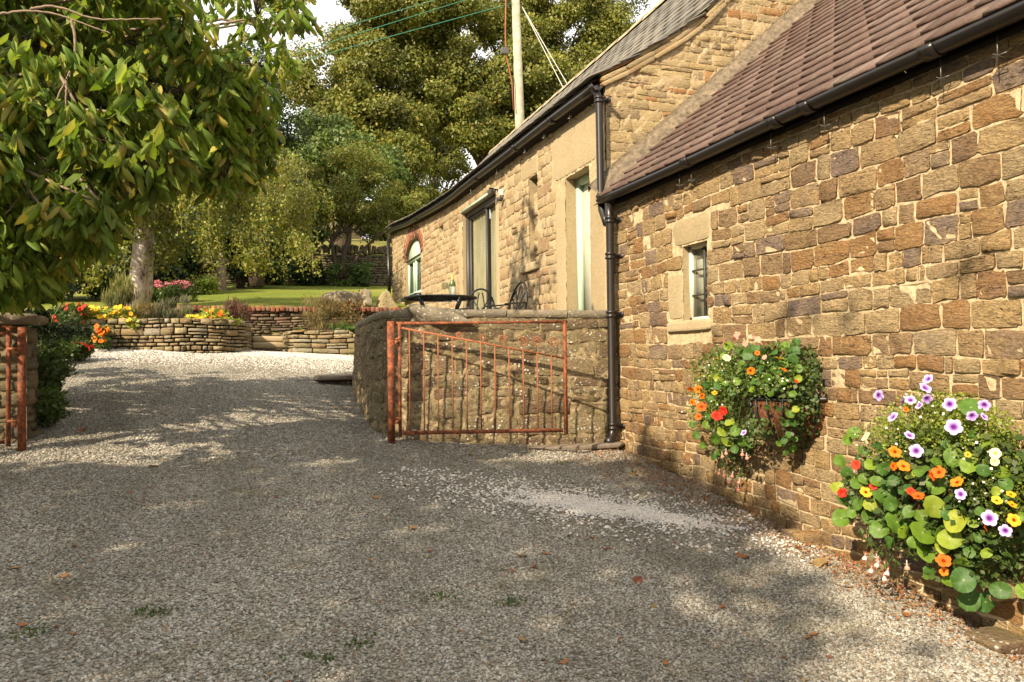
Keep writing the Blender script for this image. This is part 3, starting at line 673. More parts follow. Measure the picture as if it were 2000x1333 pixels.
d_jf = (dn_y1, dn_y1+.30, 0., dn_z1-.1); d_jn = (BY0+.02, dn_y0, 0., dn_z1-.15); d_li = (BY0+.06, dn_y1+.42, dn_z1-.0, 2.70)
s_li = (sl_y0-.02, sl_y1+.3, sl_z1, sl_z1+.24); s_si = (hX(1053, 520, XW)[1], hX(1020, 525, XW)[1], sl_z0-.12, sl_z0)
g_jn = (gl_y0-.16, gl_y0, 0., gl_z1); g_jf = (gl_y1, gl_y1+.24, 0., gl_z1-.2)
hb = [door, gdoor, slit, vent, arch]
hs = hb+[d_jf, (BY0, dn_y0, 0., 2.66), d_li, s_li, s_si, g_jn, g_jf, (ar_y0-.25, ar_y1+.1, ar_z1-.55, ez(18)+.1)]
mortar(barn, mapX, BY0, BY1, const(-.1), ez, M['mortar_buff'], holes=hb, res=.045, d=.001, amp=.004, seed=5)
masonry(barn, mapX, BY0, BY1, const(-.1), ez, (.1, .19), (.13, .36), M['barn_stone'], joint=.011, bulge=.008, rough=.004, holes=hs, nmax=170, minpx=8, seed=21, wob=.012, base=.006)
for nm, q, s_ in (('jamb_stone', d_jf, 1), ('jamb_stone', d_jn, 2), ('lintel', d_li, 3), ('lintel', s_li, 4), ('sill', s_si, 5), ('jamb_stone', g_jn, 6), ('jamb_stone', g_jf, 7)):
    e = .004 if nm != 'sill' else .05
    rough_block((XW+.06-e, (q[0]+q[1])/2, (q[2]+q[3])/2), (.14, q[1]-q[0]-.01, q[3]-q[2]-.01), s_, 8, .002).build(nm, M['dressed'], barn, True)
# small doorway
dx = rX(1130, 500, dn_y1)
reveal(barn, dn_y0, dn_y1, 0, dn_z1, dx+.06, M['dressed'])
dd_ = MB(); 
for a, b in (((dn_y0, 0), (dn_y0, dn_z1)), ((dn_y1-.03, 0), (dn_y1-.03, dn_z1)), ((dn_y0, dn_z1-.04), (dn_y1, dn_z1-.04))):
    dd_.bar((dx+.02, a[0], a[1]), (dx+.02, b[0], b[1]), .08, .09)
do_ = dd_.build('door_frame', M['green_paint'], barn)
MB().box((dx+.06, (dn_y0+dn_y1)/2, dn_z1/2), (.04, dn_y1-dn_y0-.1, dn_z1-.08)).build('door_leaf', M['cream_paint'], barn)
# infilled slit
reveal(barn, sl_y0, sl_y1, sl_z0, sl_z1, XW+.16, M['dressed'])
mapI = lambda u, v, d: np.stack([XW+.07-d, u, v], -1)
mortar(barn, mapI, sl_y0, sl_y1, const(sl_z0), const(sl_z1-.2), M['mortar_buff'], res=.05, name='infill_mortar')
masonry(barn, mapI, sl_y0, sl_y1, const(sl_z0), const(sl_z1-.2), (.12, .2), (.14, .3), M['barn_stone'], name='infill_stone', nmax=20, seed=3, base=.002)
MB().box((XW+.2, (sl_y0+sl_y1)/2, sl_z1-.1), (.01, sl_y1-sl_y0, .2)).build('slit_back', M['interior'], barn)
reveal(barn, vt_y0, vt_y1, vt_z-.07, vt_z+.07, XW+.2, M['dressed']); MB().box((XW+.2, (vt_y0+vt_y1)/2, vt_z), (.01, vt_y1-vt_y0, .14)).build('vent_back', M['interior'], barn)
# glazed sliding door
gx = XW+.10
reveal(barn, gl_y0, gl_y1, 0, gl_z1, gx+.08, M['dressed'])
gf = MB()
for y in (gl_y0+.03, gl_y1-.03): gf.bar((gx, y, 0), (gx, y, gl_z1), .06, .08)
gf.bar((gx, gl_y0, gl_z1-.04), (gx, gl_y1, gl_z1-.04), .08, .08); gf.bar((gx, gl_y0, .04), (gx, gl_y1, .04), .08, .08)
gfo = gf.build('sliding_door_frame', M['dark_frame'], barn)
ymid = gl_y0+(gl_y1-gl_y0)*.42
for (a, b, xo) in ((gl_y0+.06, ymid, .0), (ymid, gl_y1-.06, .03)):
    s_ = MB()
    for y in (a+.025, b-.025): s_.bar((gx+xo, y, .08), (gx+xo, y, gl_z1-.08), .045, .04)
    s_.bar((gx+xo, a, .1), (gx+xo, b, .1), .06, .04); s_.bar((gx+xo, a, gl_z1-.1), (gx+xo, b, gl_z1-.1), .06, .04)
    sash = s_.build('sliding_leaf', M['dark_frame'], barn)
    MB().box((gx+xo, (a+b)/2, gl_z1/2), (.005, b-a-.06, gl_z1-.2)).build('glass', M['glass'], sash)
MB().box((gx-.03, gl_y0+.10, 1.02), (.05, .05, .24)).build('door_handle', M['black_cast'], barn)
MB().box((XW-.01, (gl_y0+gl_y1)/2, gl_z1+.02), (.03, gl_y1-gl_y0+.06, .035)).build('door_head_board', M['green_paint'], barn)
for (a, b) in ((gl_y0+.06, ymid-.04), (ymid+.06, gl_y1-.06)):
    ysn = np.linspace(a, b, 30); P = np.array([[(gx+.06+.006*math.sin(y*34), y, 0.), (gx+.06+.006*math.sin(y*34), y, gl_z1)] for y in ysn])
    MB().grid(P).build('curtain', M['curtain'], barn, True)
# arched window with brick head
ax_ = XW+.09; yc = (ar_y0+ar_y1)/2; rw = (ar_y1-ar_y0)/2; spring = ar_z1-.42
reveal(barn, ar_y0, ar_y1, ar_z0, spring, ax_+.05, M['dressed'])
arc = lambda a: (yc+rw*math.cos(a), spring+.42*math.sin(a))
sp = MB(); A = np.linspace(0, math.pi, 15)
P = np.array([[(XW-.002, *arc(a)), (ax_+.04, *arc(a))] for a in A]); sp.grid(P); sp.build('arch_soffit', M['red_brick'], barn)
cn = MB(); V = []; 
for a in A: V.append((XW+.004, *arc(a)))
for a in A: y, z = arc(a); V.append((XW+.004, y, ar_z1+.001))
cn.add(V, [(i, i+1, 15+i+1, 15+i) for i in range(14)]); cn.build('arch_spandrel', M['mortar_buff'], barn)
nb = 17
for i in range(nb):
    a = (i+.5)/nb*math.pi; y, z = yc+(rw+.13)*math.cos(a), spring+(.42+.12)*math.sin(a)
    yb, zb = arc(a); dirv = np.array([y-yb, z-zb]); ln = np.linalg.norm(dirv); dirv /= ln; c = np.array([yb, zb])+dirv*.13
    b = MB(); b.bar((XW+.03, yb+dirv[0]*.005, zb+dirv[1]*.005), (XW+.03, yb+dirv[0]*.32, zb+dirv[1]*.32), .10, .085, up=(1, 0, 0)); b.build('brick', M['red_brick'], barn)
wf = MB()
for (a, b) in (((ar_y0+.04, ar_z0), (ar_y0+.04, spring)), ((ar_y1-.04, ar_z0), (ar_y1-.04, spring)), ((yc, ar_z0), (yc, spring)), ((ar_y0, ar_z0+.04), (ar_y1, ar_z0+.04)), ((ar_y0, spring-.03), (ar_y1, spring-.03))):
    wf.bar((ax_, *a), (ax_, *b), .09, .07)
for q in (.25, .75): y = ar_y0+(ar_y1-ar_y0)*q; wf.bar((ax_, y-.18, ar_z0), (ax_, y-.18, spring), .05, .05)
wfo = wf.build('window_frame', M['green_paint'], barn)
for (a, b) in ((ar_y0+.08, yc-.04), (yc+.04, ar_y1-.08)): MB().box((ax_, (a+b)/2, (ar_z0+spring)/2), (.006, b-a, spring-ar_z0-.12)).build('pane', M['glass'], wfo)
fp = MB(); V = [(ax_-.02, *arc(a)) for a in A]+[(ax_+.02, *arc(a)) for a in A]
fp.add(V, [tuple(range(15)), tuple(range(15, 30))[::-1]]+[(i, 15+i, 16+i, i+1) for i in range(14)]); fp.build('arched_head_panel', M['green_paint'], barn)
MB().box((ax_+.5, yc, (ar_z0+spring)/2), (.01, ar_y1-ar_y0+1, 2.4)).build('window_back', M['interior'], barn)
rough_block((XW-.02, yc, ar_z0-.05), (.2, ar_y1-ar_y0+.2, .09), 9, 5, .002).build('sill', M['black_cast'], barn, True)
# inside box and other walls
ib = MB()
for (p, q) in (((9.2, BY0+.02), (9.2, BY1)), ((9.2, BY1), (XW, BY1)), ((XW+.9, BY0+.3), (XW+.9, BY1))): ib.add([(*p, -1.0), (*q, -1.0), (*q, 2.7), (*p, 2.7)], [(0, 1, 2, 3)])
ib.build('inner_wall', M['interior'], barn)
MB().box(((XW+9.2)/2, (BY0+BY1)/2, -.02), (9.2-XW-.05, BY1-BY0-.05, .02)).build('floor', M['interior'], barn)
# gable wall above the cottage roof
RP = [(3.33, 2.92), (3.75, 3.14), (4.11, 3.36), (4.56, 3.65), (4.89, 3.95), (6.35, 5.70)]
def rp(x):
    if x > 6.35: return 5.70-(x-6.35)*1.0
    return float(np.interp(x, [p[0] for p in RP], [p[1] for p in RP]))
mapG = lambda u, v, d: np.stack([u, BY0-d, v], -1)
gvb = lambda u: max(-1.0, roofz(u)-.02) if u < XR else roofz(XR)-(u-XR)*SR; gvt = lambda u: rp(u)-.13
mortar(barn, mapG, XW+.01, 9.2, gvb, gvt, M['mortar_buff'], res=.05, d=.001, amp=.005, seed=8, name='gable_mortar')
masonry(barn, mapG, XW+.01, 6.6, gvb, gvt, (.05, .13), (.14, .46), M['gab_stone'], name='gable_stone', joint=.008, bulge=.006, rough=.005, nmax=300, minpx=6, seed=31, wob=.008, base=.004)
# verge stones and slates
def verge(off, thick, proud, name, seed, mat):
    rng = random.Random(seed); x = XW-.04
    while x < 6.3:
        x2 = x+rng.uniform(.26, .42); a = np.array([x, 0, rp(x)-off]); b = np.array([x2, 0, rp(x2)-off]); yy = BY0-proud/2+.04+rng.uniform(-.012, .012)
        m = (a+b)/2; ang_ = math.atan2(b[2]-a[2], b[0]-a[0]); ln = np.linalg.norm(b-a)+.02
        q = rough_block((0, 0, 0), (ln, proud+.1, thick), seed+int(x*10), 5, .004); V = np.concatenate(q.V); c, s = math.cos(ang_), math.sin(ang_)
        V2 = np.stack([V[:, 0]*c-V[:, 2]*s+m[0], V[:, 1]+yy, V[:, 0]*s+V[:, 2]*c+m[2]], -1); q.V = [V2]
        q.build(name, mat, barn, True); x = x2-.005
verge(.17, .05, .03, 'verge_stone', 3, M['gab_stone']); verge(.11, .05, .015, 'verge_stone', 4, M['gab_stone']); verge(.05, .04, .0, 'verge_stone', 6, M['gab_stone'])
# roof: arc-length frame along the dipped profile
pr = np.array(RP); seg = np.hypot(*np.diff(pr, axis=0).T); cum = np.concatenate([[0], np.cumsum(seg)])
def bframe(s, y):
    s = min(s, cum[-1]-.01); i = int(np.searchsorted(cum, s, 'right'))-1; t = (s-cum[i])/seg[i]; p = pr[i]+(pr[i+1]-pr[i])*t; d = (pr[i+1]-pr[i])/seg[i]
    return np.array([p[0], y, p[1]+rise(y)*rfac(p[0])]), (d[0], d[1])
sag = MB(); P = np.array([[(x, y, rp(x)+rise(y)*rfac(x)-.035) for x in np.linspace(3.35, 9.5, 24)] for y in np.linspace(BY0, BY1+.1, 20)]); sag.grid(P); sag.build('roof_deck', M['slate'], barn)
slate_me = [slab_local(.36-rr, .28, .014, .016).mesh('slate', M['slate']) for rr in (.008, .02, .035)]
lay(barn, slate_me, bframe, int(cum[-1]/.19), .19, .36, BY0-.06, BY1+.12, 'slate', 300, 9, jit=(.012, .008), mat=M['slate'])
yy = BY0-.05
k = 0
while yy < BY1:
    y2 = yy+.46; z = rp(6.35)+.03; mb = MB(); V = []
    for y in (yy+.004, y2-.004):
        for dx_, dz_ in ((-.17, -.15), (-.12, -.06), (-.04, .015), (.04, .015), (.12, -.06), (.17, -.15)): V.append((6.35+dx_, y, z+dz_+.01*(k % 2)))
    Fs = [(j, j+1, 7+j, 6+j) for j in range(5)]+[(0, 1, 2, 3, 4, 5), (11, 10, 9, 8, 7, 6)]
    mb.add(V, Fs).build('ridge_tile', M['ridge'], barn); yy = y2; k += 1
gutter(barn, [(3.36, y, 2.80+rise(y)+.006*math.sin(y*1.7)) for y in np.linspace(BY0-.12, BY1+.1, 40)], prof, M['iron_dark'])
for y in (hX(1172, 185, 3.36)[1]+.1, 8.3, 9.6, 11.5, 13.6, 16.): gutter(barn, [(3.36, y-.04, 2.80+rise(y)), (3.36, y+.04, 2.80+rise(y))], [(a*1.2, b*1.2) for a, b in prof], M['iron_dark'], 'gutter_joint')
P = np.array([[(3.46, y, 2.80+rise(y)), (3.52, y, 2.75+rise(y))] for y in np.linspace(BY0, BY1, 20)]); MB().grid(P).build('eaves_board', M['wood_dark'], barn)
P = np.array([[(3.35, y, rp(3.35)+rise(y)-.04), (3.40, y, 2.83+rise(y)), (3.47, y, 2.79+rise(y))] for y in np.linspace(BY0, BY1, 40)]); MB().grid(P).build('fascia', M['wood_dark'], barn)
for y in (7.9, 8.7, 9.4, 10.6, 12.):
    hk = MB(); hk.tube([(3.40, y, 2.8), (3.40, y, 2.62)], .004, 5); hk.tube([(3.40, y-.06, 2.69), (3.40, y+.06, 2.69)], .004, 5); hk.tube([(3.38, y, 2.68), (3.52, y, 2.68)], .004, 5); hk.build('wire_hook', M['galv'], barn)
# downpipes
def pipe(parent, pts, r, collars, name='downpipe', mat=None):
    o = MB().tube(pts, r, 12).build(name, mat or M['pipe'], parent, True)
    for c in collars:
        k = MB(); k.lathe([(r, -.035), (r+.013, -.03), (r+.013, -.012), (r+.006, -.008), (r+.006, .008), (r+.013, .012), (r+.013, .03), (r, .035)], c, 14); k.build('collar', mat or M['pipe'], o, True)
        q = MB(); q.box((c[0]+.06, c[1], c[2]), (.09, .035, .03)); q.box((c[0]+.1, c[1], c[2]), (.012, .13, .05)); q.build('clip', mat or M['pipe'], o)
    return o
PX, PY = 3.40, 7.05
pipe(barn, [(3.36, 7.14, 2.78), (3.385, 7.14, 2.70), (3.40, 7.13, 2.62), (3.40, 7.12, 1.62), (3.40, 7.10, 1.50), (3.395, 7.02, 1.40), (3.395, 6.98, 1.33)], .038, [(3.40, 7.13, 2.64), (3.40, 7.12, 1.62)])
gb_ = float(gz(3.4, 7.0))
pipe(cot, [(3.38, 6.90, 1.52), (3.39, 6.90, 1.38), (3.39, 6.90, gb_+.16), (3.36, 6.88, gb_+.07), (3.30, 6.84, gb_+.05)], .040, [(3.39, 6.90, 1.36), (3.39, 6.90, 1.0), (3.39, 6.90, .42), (3.39, 6.9, gb_+.2)])
pipe(barn, [(3.38, 19.8, 3.1), (3.4, 19.8, 1.2)], .045, [(3.4, 19.8, 2.2)])
# flood light and sensor by the glazed door
fy = hX(985, 376, XW)[1]
fl = thing('security_light', (XW, fy+.25, 2.5), 'small dark floodlight with white sensor box beside the glazed door', 'wall light')
m_ = MB(); m_.tube([(3.5, fy+.28, 2.5), (3.36, fy+.28, 2.52), (3.34, fy+.22, 2.47)], .012, 6); m_.build('bracket', M['black_cast'], fl)
rough_block((3.36, fy+.22, 2.45), (.06, .10, .07), 1, 4, 0, rz=.3).build('lamp_head', M['dark_frame'], fl, True)
rough_block((3.45, fy, 2.40), (.06, .06, .09), 1, 4, 0).build('sensor_box', M['white_plastic'], fl, True)
MB().lathe([(0, -.04), (.035, -.035), (.045, 0), (.03, .02)], (3.43, fy, 2.31), 10).build('sensor_lens', M['dark_frame'], fl, True)
MB().tube([(3.48, fy, 2.42), (3.47, fy+.1, 2.36), (3.48, fy+.2, 2.46)], .005, 5).build('cable', M['black_cast'], fl)

# ================================================================== TERRACE
ter = thing('terrace_wall', (2.3, 7.1, -.8), 'thick weathered retaining wall of the terrace with rounded corner, behind the open gate', 'retaining wall')
path = np.array([(3.49, 7.0), (2.8, 7.0), (2.1, 7.01), (1.60, 7.03), (1.36, 7.09), (1.22, 7.24), (1.17, 7.5), (1.19, 8.1), (1.22, 9.0), (1.27, 9.9), (1.6, 10.4), (2.2, 10.7)])
def path_map(path, batter=0., vref=0.):
    sg = np.hypot(*np.diff(path, axis=0).T); cm = np.concatenate([[0], np.cumsum(sg)])
    T = np.gradient(path, cm, axis=0); T /= np.linalg.norm(T, axis=1)[:, None]; Nn = np.stack([T[:, 1], -T[:, 0]], -1)
    def f(u, v, d):
        u = np.asarray(u, float); x = np.interp(u, cm, path[:, 0]); y = np.interp(u, cm, path[:, 1]); nx = np.interp(u, cm, Nn[:, 0]); ny = np.interp(u, cm, Nn[:, 1])
        dd = d-batter*(v-vref)
        return np.stack([x+nx*dd, y+ny*dd, v], -1)
    return f, cm
mT, cmT = path_map(path[::-1], .06, .4)
LT = cmT[-1]
def tb(u):
    p = mT(np.array([u]), np.array([0.]), np.array([0.]))[0]; return float(gz(p[0], p[1]))-.08
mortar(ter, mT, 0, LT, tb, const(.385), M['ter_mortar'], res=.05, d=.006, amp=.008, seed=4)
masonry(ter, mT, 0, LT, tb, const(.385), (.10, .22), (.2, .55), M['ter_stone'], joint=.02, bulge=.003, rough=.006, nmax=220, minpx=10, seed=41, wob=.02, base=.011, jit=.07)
u = 0.; i = 0; rng = random.Random(4)
while u < LT-.05:
    l_ = rng.uniform(.55, .95); 
    if u+l_ > LT-.3: l_ = LT-u
    n_ = 6; us = np.linspace(u+.006, u+l_-.006, n_); T_ = []
    nose = (2.6 < LT-u-l_/2 < 3.6)
    prof_ = [(.008, .385), (.016, .39), (.02, .43), (.012, .455), (-.03, .466), (-.18, .468), (-.36, .46), (-.40, .43), (-.40, .33)]
    P = np.array([[mT(np.array([uu]), np.array([v+rng.uniform(-.004, .004)]), np.array([d]))[0] for d, v in prof_] for uu in us])
    mb = MB(); mb.grid(P); k = len(prof_); mb.add(P[0], [tuple(range(k))]); mb.add(P[-1], [tuple(range(k))[::-1]])
    mb.build('coping_stone', M['coping'], ter, True); u += l_; i += 1
mapR = lambda u, v, d: mT(u, v, d-.40)
P = np.array([[mT(np.array([uu]), np.array([v]), np.array([-.41]))[0] for v in (-.05, .385)] for uu in np.linspace(0, LT, 40)]); MB().grid(P).build('inner_face', M['ter_mortar'], ter, True)
tag(rough_block((1.62, 7.10, .40), (.60, .34, .15), 12, 10, .03, taper=.25).build('rounded_stone', M['coping'], None, True), 'big rounded weathered stone lying on the terrace wall corner behind the gate post', 'stone'); recentre(bpy.data.objects['rounded_stone'])
tf = MB(); pin = [mT(np.array([u]), np.array([-.0]), np.array([-.38]))[0] for u in np.linspace(0, LT, 30)]
tf.add([(3.505, 19.9, 0), (3.505, 7.2, 0)]+[(p[0], p[1], 0) for p in pin[::-1]]+[(1.9, 11.2, 0), (2.2, 19.9, 0)], [tuple(range(2+30+2))]); tag(tf.build('terrace_floor', M['slab']), kind='structure')
st = thing('stone_step', (1.05, 10.0, -.3), 'low dark stone slab step sticking out beside the terrace wall end', 'step')
zz = hY(665, 733, 10.6); rough_block((zz[0]+.05, 10.6, zz[2]-.03), (.75, .7, .07), 2, 6, .004).build('tread', M['slab'], st, True); rough_block((zz[0]+.1, 10.62, zz[2]-.14), (.65, .6, .15), 3, 6, .006).build('riser', M['ter_stone'], st, True)

# ================================================================== GATES
def make_gate(name, A, B, z0, z1, label, post_label, hinge_end):
    """gate leaf between plan points A (hinge) and B (free end)"""
    A = np.array(A); B = np.array(B); g = thing(name, (A[0], A[1], z0), label, 'gate', None)
    p = lambda t, z: (A[0]+(B[0]-A[0])*t, A[1]+(B[1]-A[1])*t, z)
    Hh = z1-z0; sg = np.linalg.norm(B-A)
    for t, nm in ((.012, 'stile'), (.988, 'stile')): MB().bar(p(t, z0-.0), p(t, z1), .028, .026).build(nm, M['rust'], g)
    MB().bar(p(-.004, z1), p(1.004, z1), .024, .024).build('top_rail', M['rust'], g)
    MB().bar(p(.03, z0+.035), p(.97, z0+.035), .012, .034).build('bottom_rail', M['rust'], g)
    zs = lambda t: z1-.04-.29*t
    MB().bar(p(.02, zs(.0)), p(.98, zs(1.)), .008, .018).build('sloping_rail', M['rust_bar'], g)
    for k in range(11):
        t = .07+k*.0835; MB().bar(p(t, z0+.04), p(t, zs(t)), .0095, .0095).build('bar', M['rust_bar'], g)
    for (t, dz, r_, s_) in ((.36, .045, .028, 1), (.50, .06, .035, -1), (.62, .085, .042, 1), (.74, .10, .05, -1), (.82, .13, .05, 1), (.92, .16, .05, -1)):
        th_ = np.linspace(0, 3.4*math.pi, 26); rr = r_*(1-.7*th_/th_[-1]); z_c = zs(t)+dz*.75
        pts = [p(t+s_*r*math.cos(a)/sg, z_c+r*math.sin(a)) for a, r in zip(th_, rr)]
        MB().tube(pts, .005, 5).build('scroll', M['rust_bar'], g)
    return g
GA = (1.245, 6.86); GB_ = (2.72, 6.45)
gz0 = hY(775, 854, 6.86)[2]; gz1 = hY(775, 632, 6.86)[2]
make_gate('metal_gate', GA, GB_, gz0, gz1, 'rusty orange metal gate leaf standing open in front of the terrace wall', '', 0)
def post(name, x, y, zt, label, w_=.056):
    zb = float(gz(x, y)); o = thing(name, (x, y, zb-.05), label, 'gate post')
    MB().box((x, y, (zb-.05+zt)/2), (w_, w_, zt-zb+.05)).build('shaft', M['rust'], o)
    s = 1 if x > 0 else -1
    for z in (zt-.16, zb+.22):
        h = MB(); h.tube([(x+s*.02, y-.01, z), (x+s*.09, y-.01, z)], .011, 7); h.box((x+s*.045, y-.02, z-.03), (.028, .03, .035)); h.build('hinge', M['rust_bar'], o)
px0 = hY(765, 640, 6.86); post('gate_post', px0[0]-.01, 6.86, hY(765, 628, 6.86)[2], 'bright rust orange square gate post at the corner of the terrace wall')
lp = hY(43, 640, 6.6); LPX = lp[0]; post('gate_post', LPX, 6.6, lp[2], 'dark red gate post at the left edge of the drive below the overhanging tree', .046)
make_gate('metal_gate', (LPX-.07, 6.6), (LPX-1.5, 6.75), hY(20, 872, 6.6)[2], hY(20, 640, 6.6)[2], 'dark red metal gate leaf at the left picture edge in front of the pier', '', 0)
# left pier / wall behind the left gate
pier = thing('stone_pier', (LPX-1.2, 6.95, -.75), 'dark stone garden wall end with flat capstone behind the left gate', 'wall')
mapL = lambda u, v, d: np.stack([u, 6.86-d, v], -1)
mortar(pier, mapL, LPX-2.6, LPX-.03, const(-.85), const(.29), M['ter_mortar'], res=.06, amp=.006)
masonry(pier, mapL, LPX-2.6, LPX-.03, const(-.85), const(.29), (.07, .14), (.14, .36), M['dark_dry'], joint=.014, bulge=.02, rough=.01, nmax=120, minpx=7, seed=5)
MB().box((LPX-1.3, 7.06, -.28), (2.5, .36, 1.13)).build('core', M['dark_dry'], pier)
masonry(pier, lambda u, v, d: np.stack([LPX-.045+d, u, v], -1), 6.87, 7.23, const(-.8), const(.28), (.08, .15), (.13, .3), M['dark_dry'], joint=.014, bulge=.02, rough=.01, nmax=30, minpx=3, seed=6)
c_ = hY(38, 617, 6.85); rough_block((LPX-1.32, 7.0, .345), (2.62, .46, .105), 3, 8, .003).build('capstone', M['coping'], pier, True)

# ================================================================== FOLIAGE TOOLS
def unit(a): return a/(np.linalg.norm(a, axis=-1, keepdims=True)+1e-9)
def leaves(P, size, rng, nrm=None, nb=.5, axis=None, ab=.5, wid=.55, six=False, var=.35, mb=None, fold=.25):
    """P: leaf base points; nrm: preferred normals; axis: preferred direction of the leaf's length"""
    n = len(P); s = size*rng.uniform(1-var, 1+var, n)[:, None]
    a = unit(rng.normal(size=(n, 3))); 
    if axis is not None: a = unit(a*(1-ab)+np.asarray(axis)*ab)
    m = unit(rng.normal(size=(n, 3)))
    if nrm is not None: m = unit(m*(1-nb)+nrm*nb)
    b = unit(np.cross(m, a)); m = np.cross(a, b)
    if six:
        k = [(0, 0, 0), (.3, .42, 0), (.68, .36, -.05), (1., 0, -.18), (.68, -.36, -.05), (.3, -.42, 0), (.3, 0, -fold*.4), (.68, 0, -.05-fold*.4)]
        V = np.stack([P+a*s*x+b*s*y*wid*2+m*s*z for x, y, z in k], 1); base = np.arange(n)[:, None]*8
        T3 = np.concatenate([base+np.array([q]) for q in ((0, 1, 6), (0, 6, 5), (2, 3, 7), (3, 4, 7))]); Q4 = np.concatenate([base+np.array([q]) for q in ((1, 2, 7, 6), (6, 7, 4, 5))])
        mb = mb or MB(); o = mb.n; mb.add(V.reshape(-1, 3), T3); mb.F.append(Q4+o); mb.M.append(np.zeros(len(Q4), int)); return mb
    V = np.stack([P, P+a*s*.5+b*s*wid*.5+m*s*.08, P+a*s, P+a*s*.5-b*s*wid*.5+m*s*.08], 1)
    mb = mb or MB(); mb.add(V.reshape(-1, 3), np.arange(n)[:, None]*4+np.array([[0, 1, 2, 3]])); return mb
def crown(c, r, nb_, br, n, rng, shell=.55, low=-1.):
    """points in lumpy clumps spread through an ellipsoid; returns points and outward directions"""
    c = np.array(c); r = np.array(r)
    d = unit(rng.normal(size=(nb_, 3))); d[:, 2] = np.maximum(d[:, 2], low); rad = rng.uniform(.35, 1., nb_)**.55
    bc = c+d*r*rad[:, None]; bs = br*rng.uniform(.55, 1.25, nb_)
    k = rng.integers(0, nb_, n); dd = unit(rng.normal(size=(n, 3))); dd[:, 2] = dd[:, 2]*.8+.15
    q = rng.uniform(shell, 1.0, n); P = bc[k]+dd*(bs[k]*q)[:, None]*np.array([1, 1, .75])+rng.normal(0, br*.08, (n, 3))
    return P, unit(dd+.3*d[k]), bc
def limb(a, b, r0_, r1_, rng, seg=6, wob=.08):
    t = np.linspace(0, 1, seg)[:, None]; p = np.array(a)*(1-t)+np.array(b)*t; ln = np.linalg.norm(np.array(b)-np.array(a))
    p[1:-1] += rng.normal(0, wob*ln/seg*1.6, (seg-2, 3)); p[:, 2] += np.sin(t[:, 0]*math.pi)*ln*.06; return p, np.linspace(r0_, r1_, seg)
def tree(name, label, base, crowns, lsize, n, mat, seed, trunk_r=.2, group=None, bark='bark', nb_=60, br=1., wid=.6, limbs=14, cat='tree', stems=None, axis=None, ab=.5, shell=.55, trunk_top=None):
    rng = np.random.default_rng(seed); t = thing(name, tuple(base), label, cat, group)
    base = np.array(base, float); tot = sum(c[1][0]*c[1][2] for c in crowns); mb = MB(); bcs = []
    for (c, r) in crowns:
        k = int(n*c_w(r)/sum(c_w(q[1]) for q in crowns)); P, D, bc = crown(c, r, max(8, int(nb_*c_w(r)/sum(c_w(q[1]) for q in crowns))), br, k, rng, shell)
        leaves(P, lsize, rng, D, .6, axis=axis, ab=ab, wid=wid, mb=mb); bcs.append(bc)
    mb.build('crown', mat, t)
    bc = np.concatenate(bcs); tm = MB(); top = np.array(trunk_top) if trunk_top is not None else np.array([base[0]*.4+bc[:, 0].mean()*.6, base[1]*.4+bc[:, 1].mean()*.6, base[2]*.45+bc[:, 2].mean()*.55])
    st_ = stems or [(base, top, trunk_r)]
    for (a, b, r_) in st_:
        p, rr = limb(a, b, r_, r_*.55, rng, 8, .05); tm.tube(p, rr, 9)
    tm.build('trunk', M[bark], t, True)
    bm_ = MB(); ends = bc[rng.choice(len(bc), min(limbs, len(bc)), replace=False)]
    for e in ends:
        a, b, r_ = st_[rng.integers(len(st_))]; f = rng.uniform(.55, 1.); s0 = np.array(a)*(1-f)+np.array(b)*f
        p, rr = limb(s0, e, r_*.4, r_*.07, rng); bm_.tube(p, rr, 6)
    bm_.build('branches', M[bark], t, True); return t
c_w = lambda r: r[0]*r[2]+.3*r[0]*r[1]
def cpx(x, y, Y, rx, ry, dr=None):
    p = hY(x, y, Y); d = p @ FW; k = d/F_; return (tuple(p), (rx*k, (dr if dr else rx*k*.8), ry*k))

# ------------------------------------------------------------------ trees behind
G = lambda X, Y: float(th(np.array(X), np.array(Y)))
tree('sycamore', 'large olive green sycamore left of the power pole, its top touching the picture edge', (4.2, 39, G(4.2, 39)), [cpx(735, 110, 38, 90, 130), cpx(650, 200, 37, 90, 90), cpx(790, 10, 38, 110, 90), cpx(720, 260, 37, 120, 70)], .17, 95000, M['lf_syc'], 1, .45, nb_=120, br=1.15)
tree('sycamore', 'broad sycamore directly behind the power pole with yellowing leaf clumps', (13.2, 40, G(13.2, 40)), [cpx(930, 110, 39, 130, 130), cpx(890, 230, 38, 90, 70), cpx(1010, 200, 38, 110, 110), cpx(850, 90, 39, 80, 110), cpx(930, 262, 38, 80, 36)], .17, 105000, M['lf_syc'], 2, .45, nb_=130, br=1.15)
tree('sycamore', 'dark green sycamore rising over the barn roof right of the power pole', (14, 41, G(14, 41)), [cpx(1120, 60, 40, 110, 120), cpx(1070, 190, 39, 90, 80), cpx(1180, 40, 40, 55, 70), cpx(1000, 10, 41, 90, 90)], .17, 75000, M['lf_syc'], 3, .4, nb_=100, br=1.1)
tree('willow', 'soft blue green tree below the sycamores beside the far grey roof', (2.2, 33, G(2.2, 33)), [cpx(620, 290, 32, 75, 60), cpx(700, 330, 32, 85, 50), cpx(580, 360, 32, 40, 60)], .16, 26000, M['lf_willow'], 4, .2, nb_=60, br=.8)
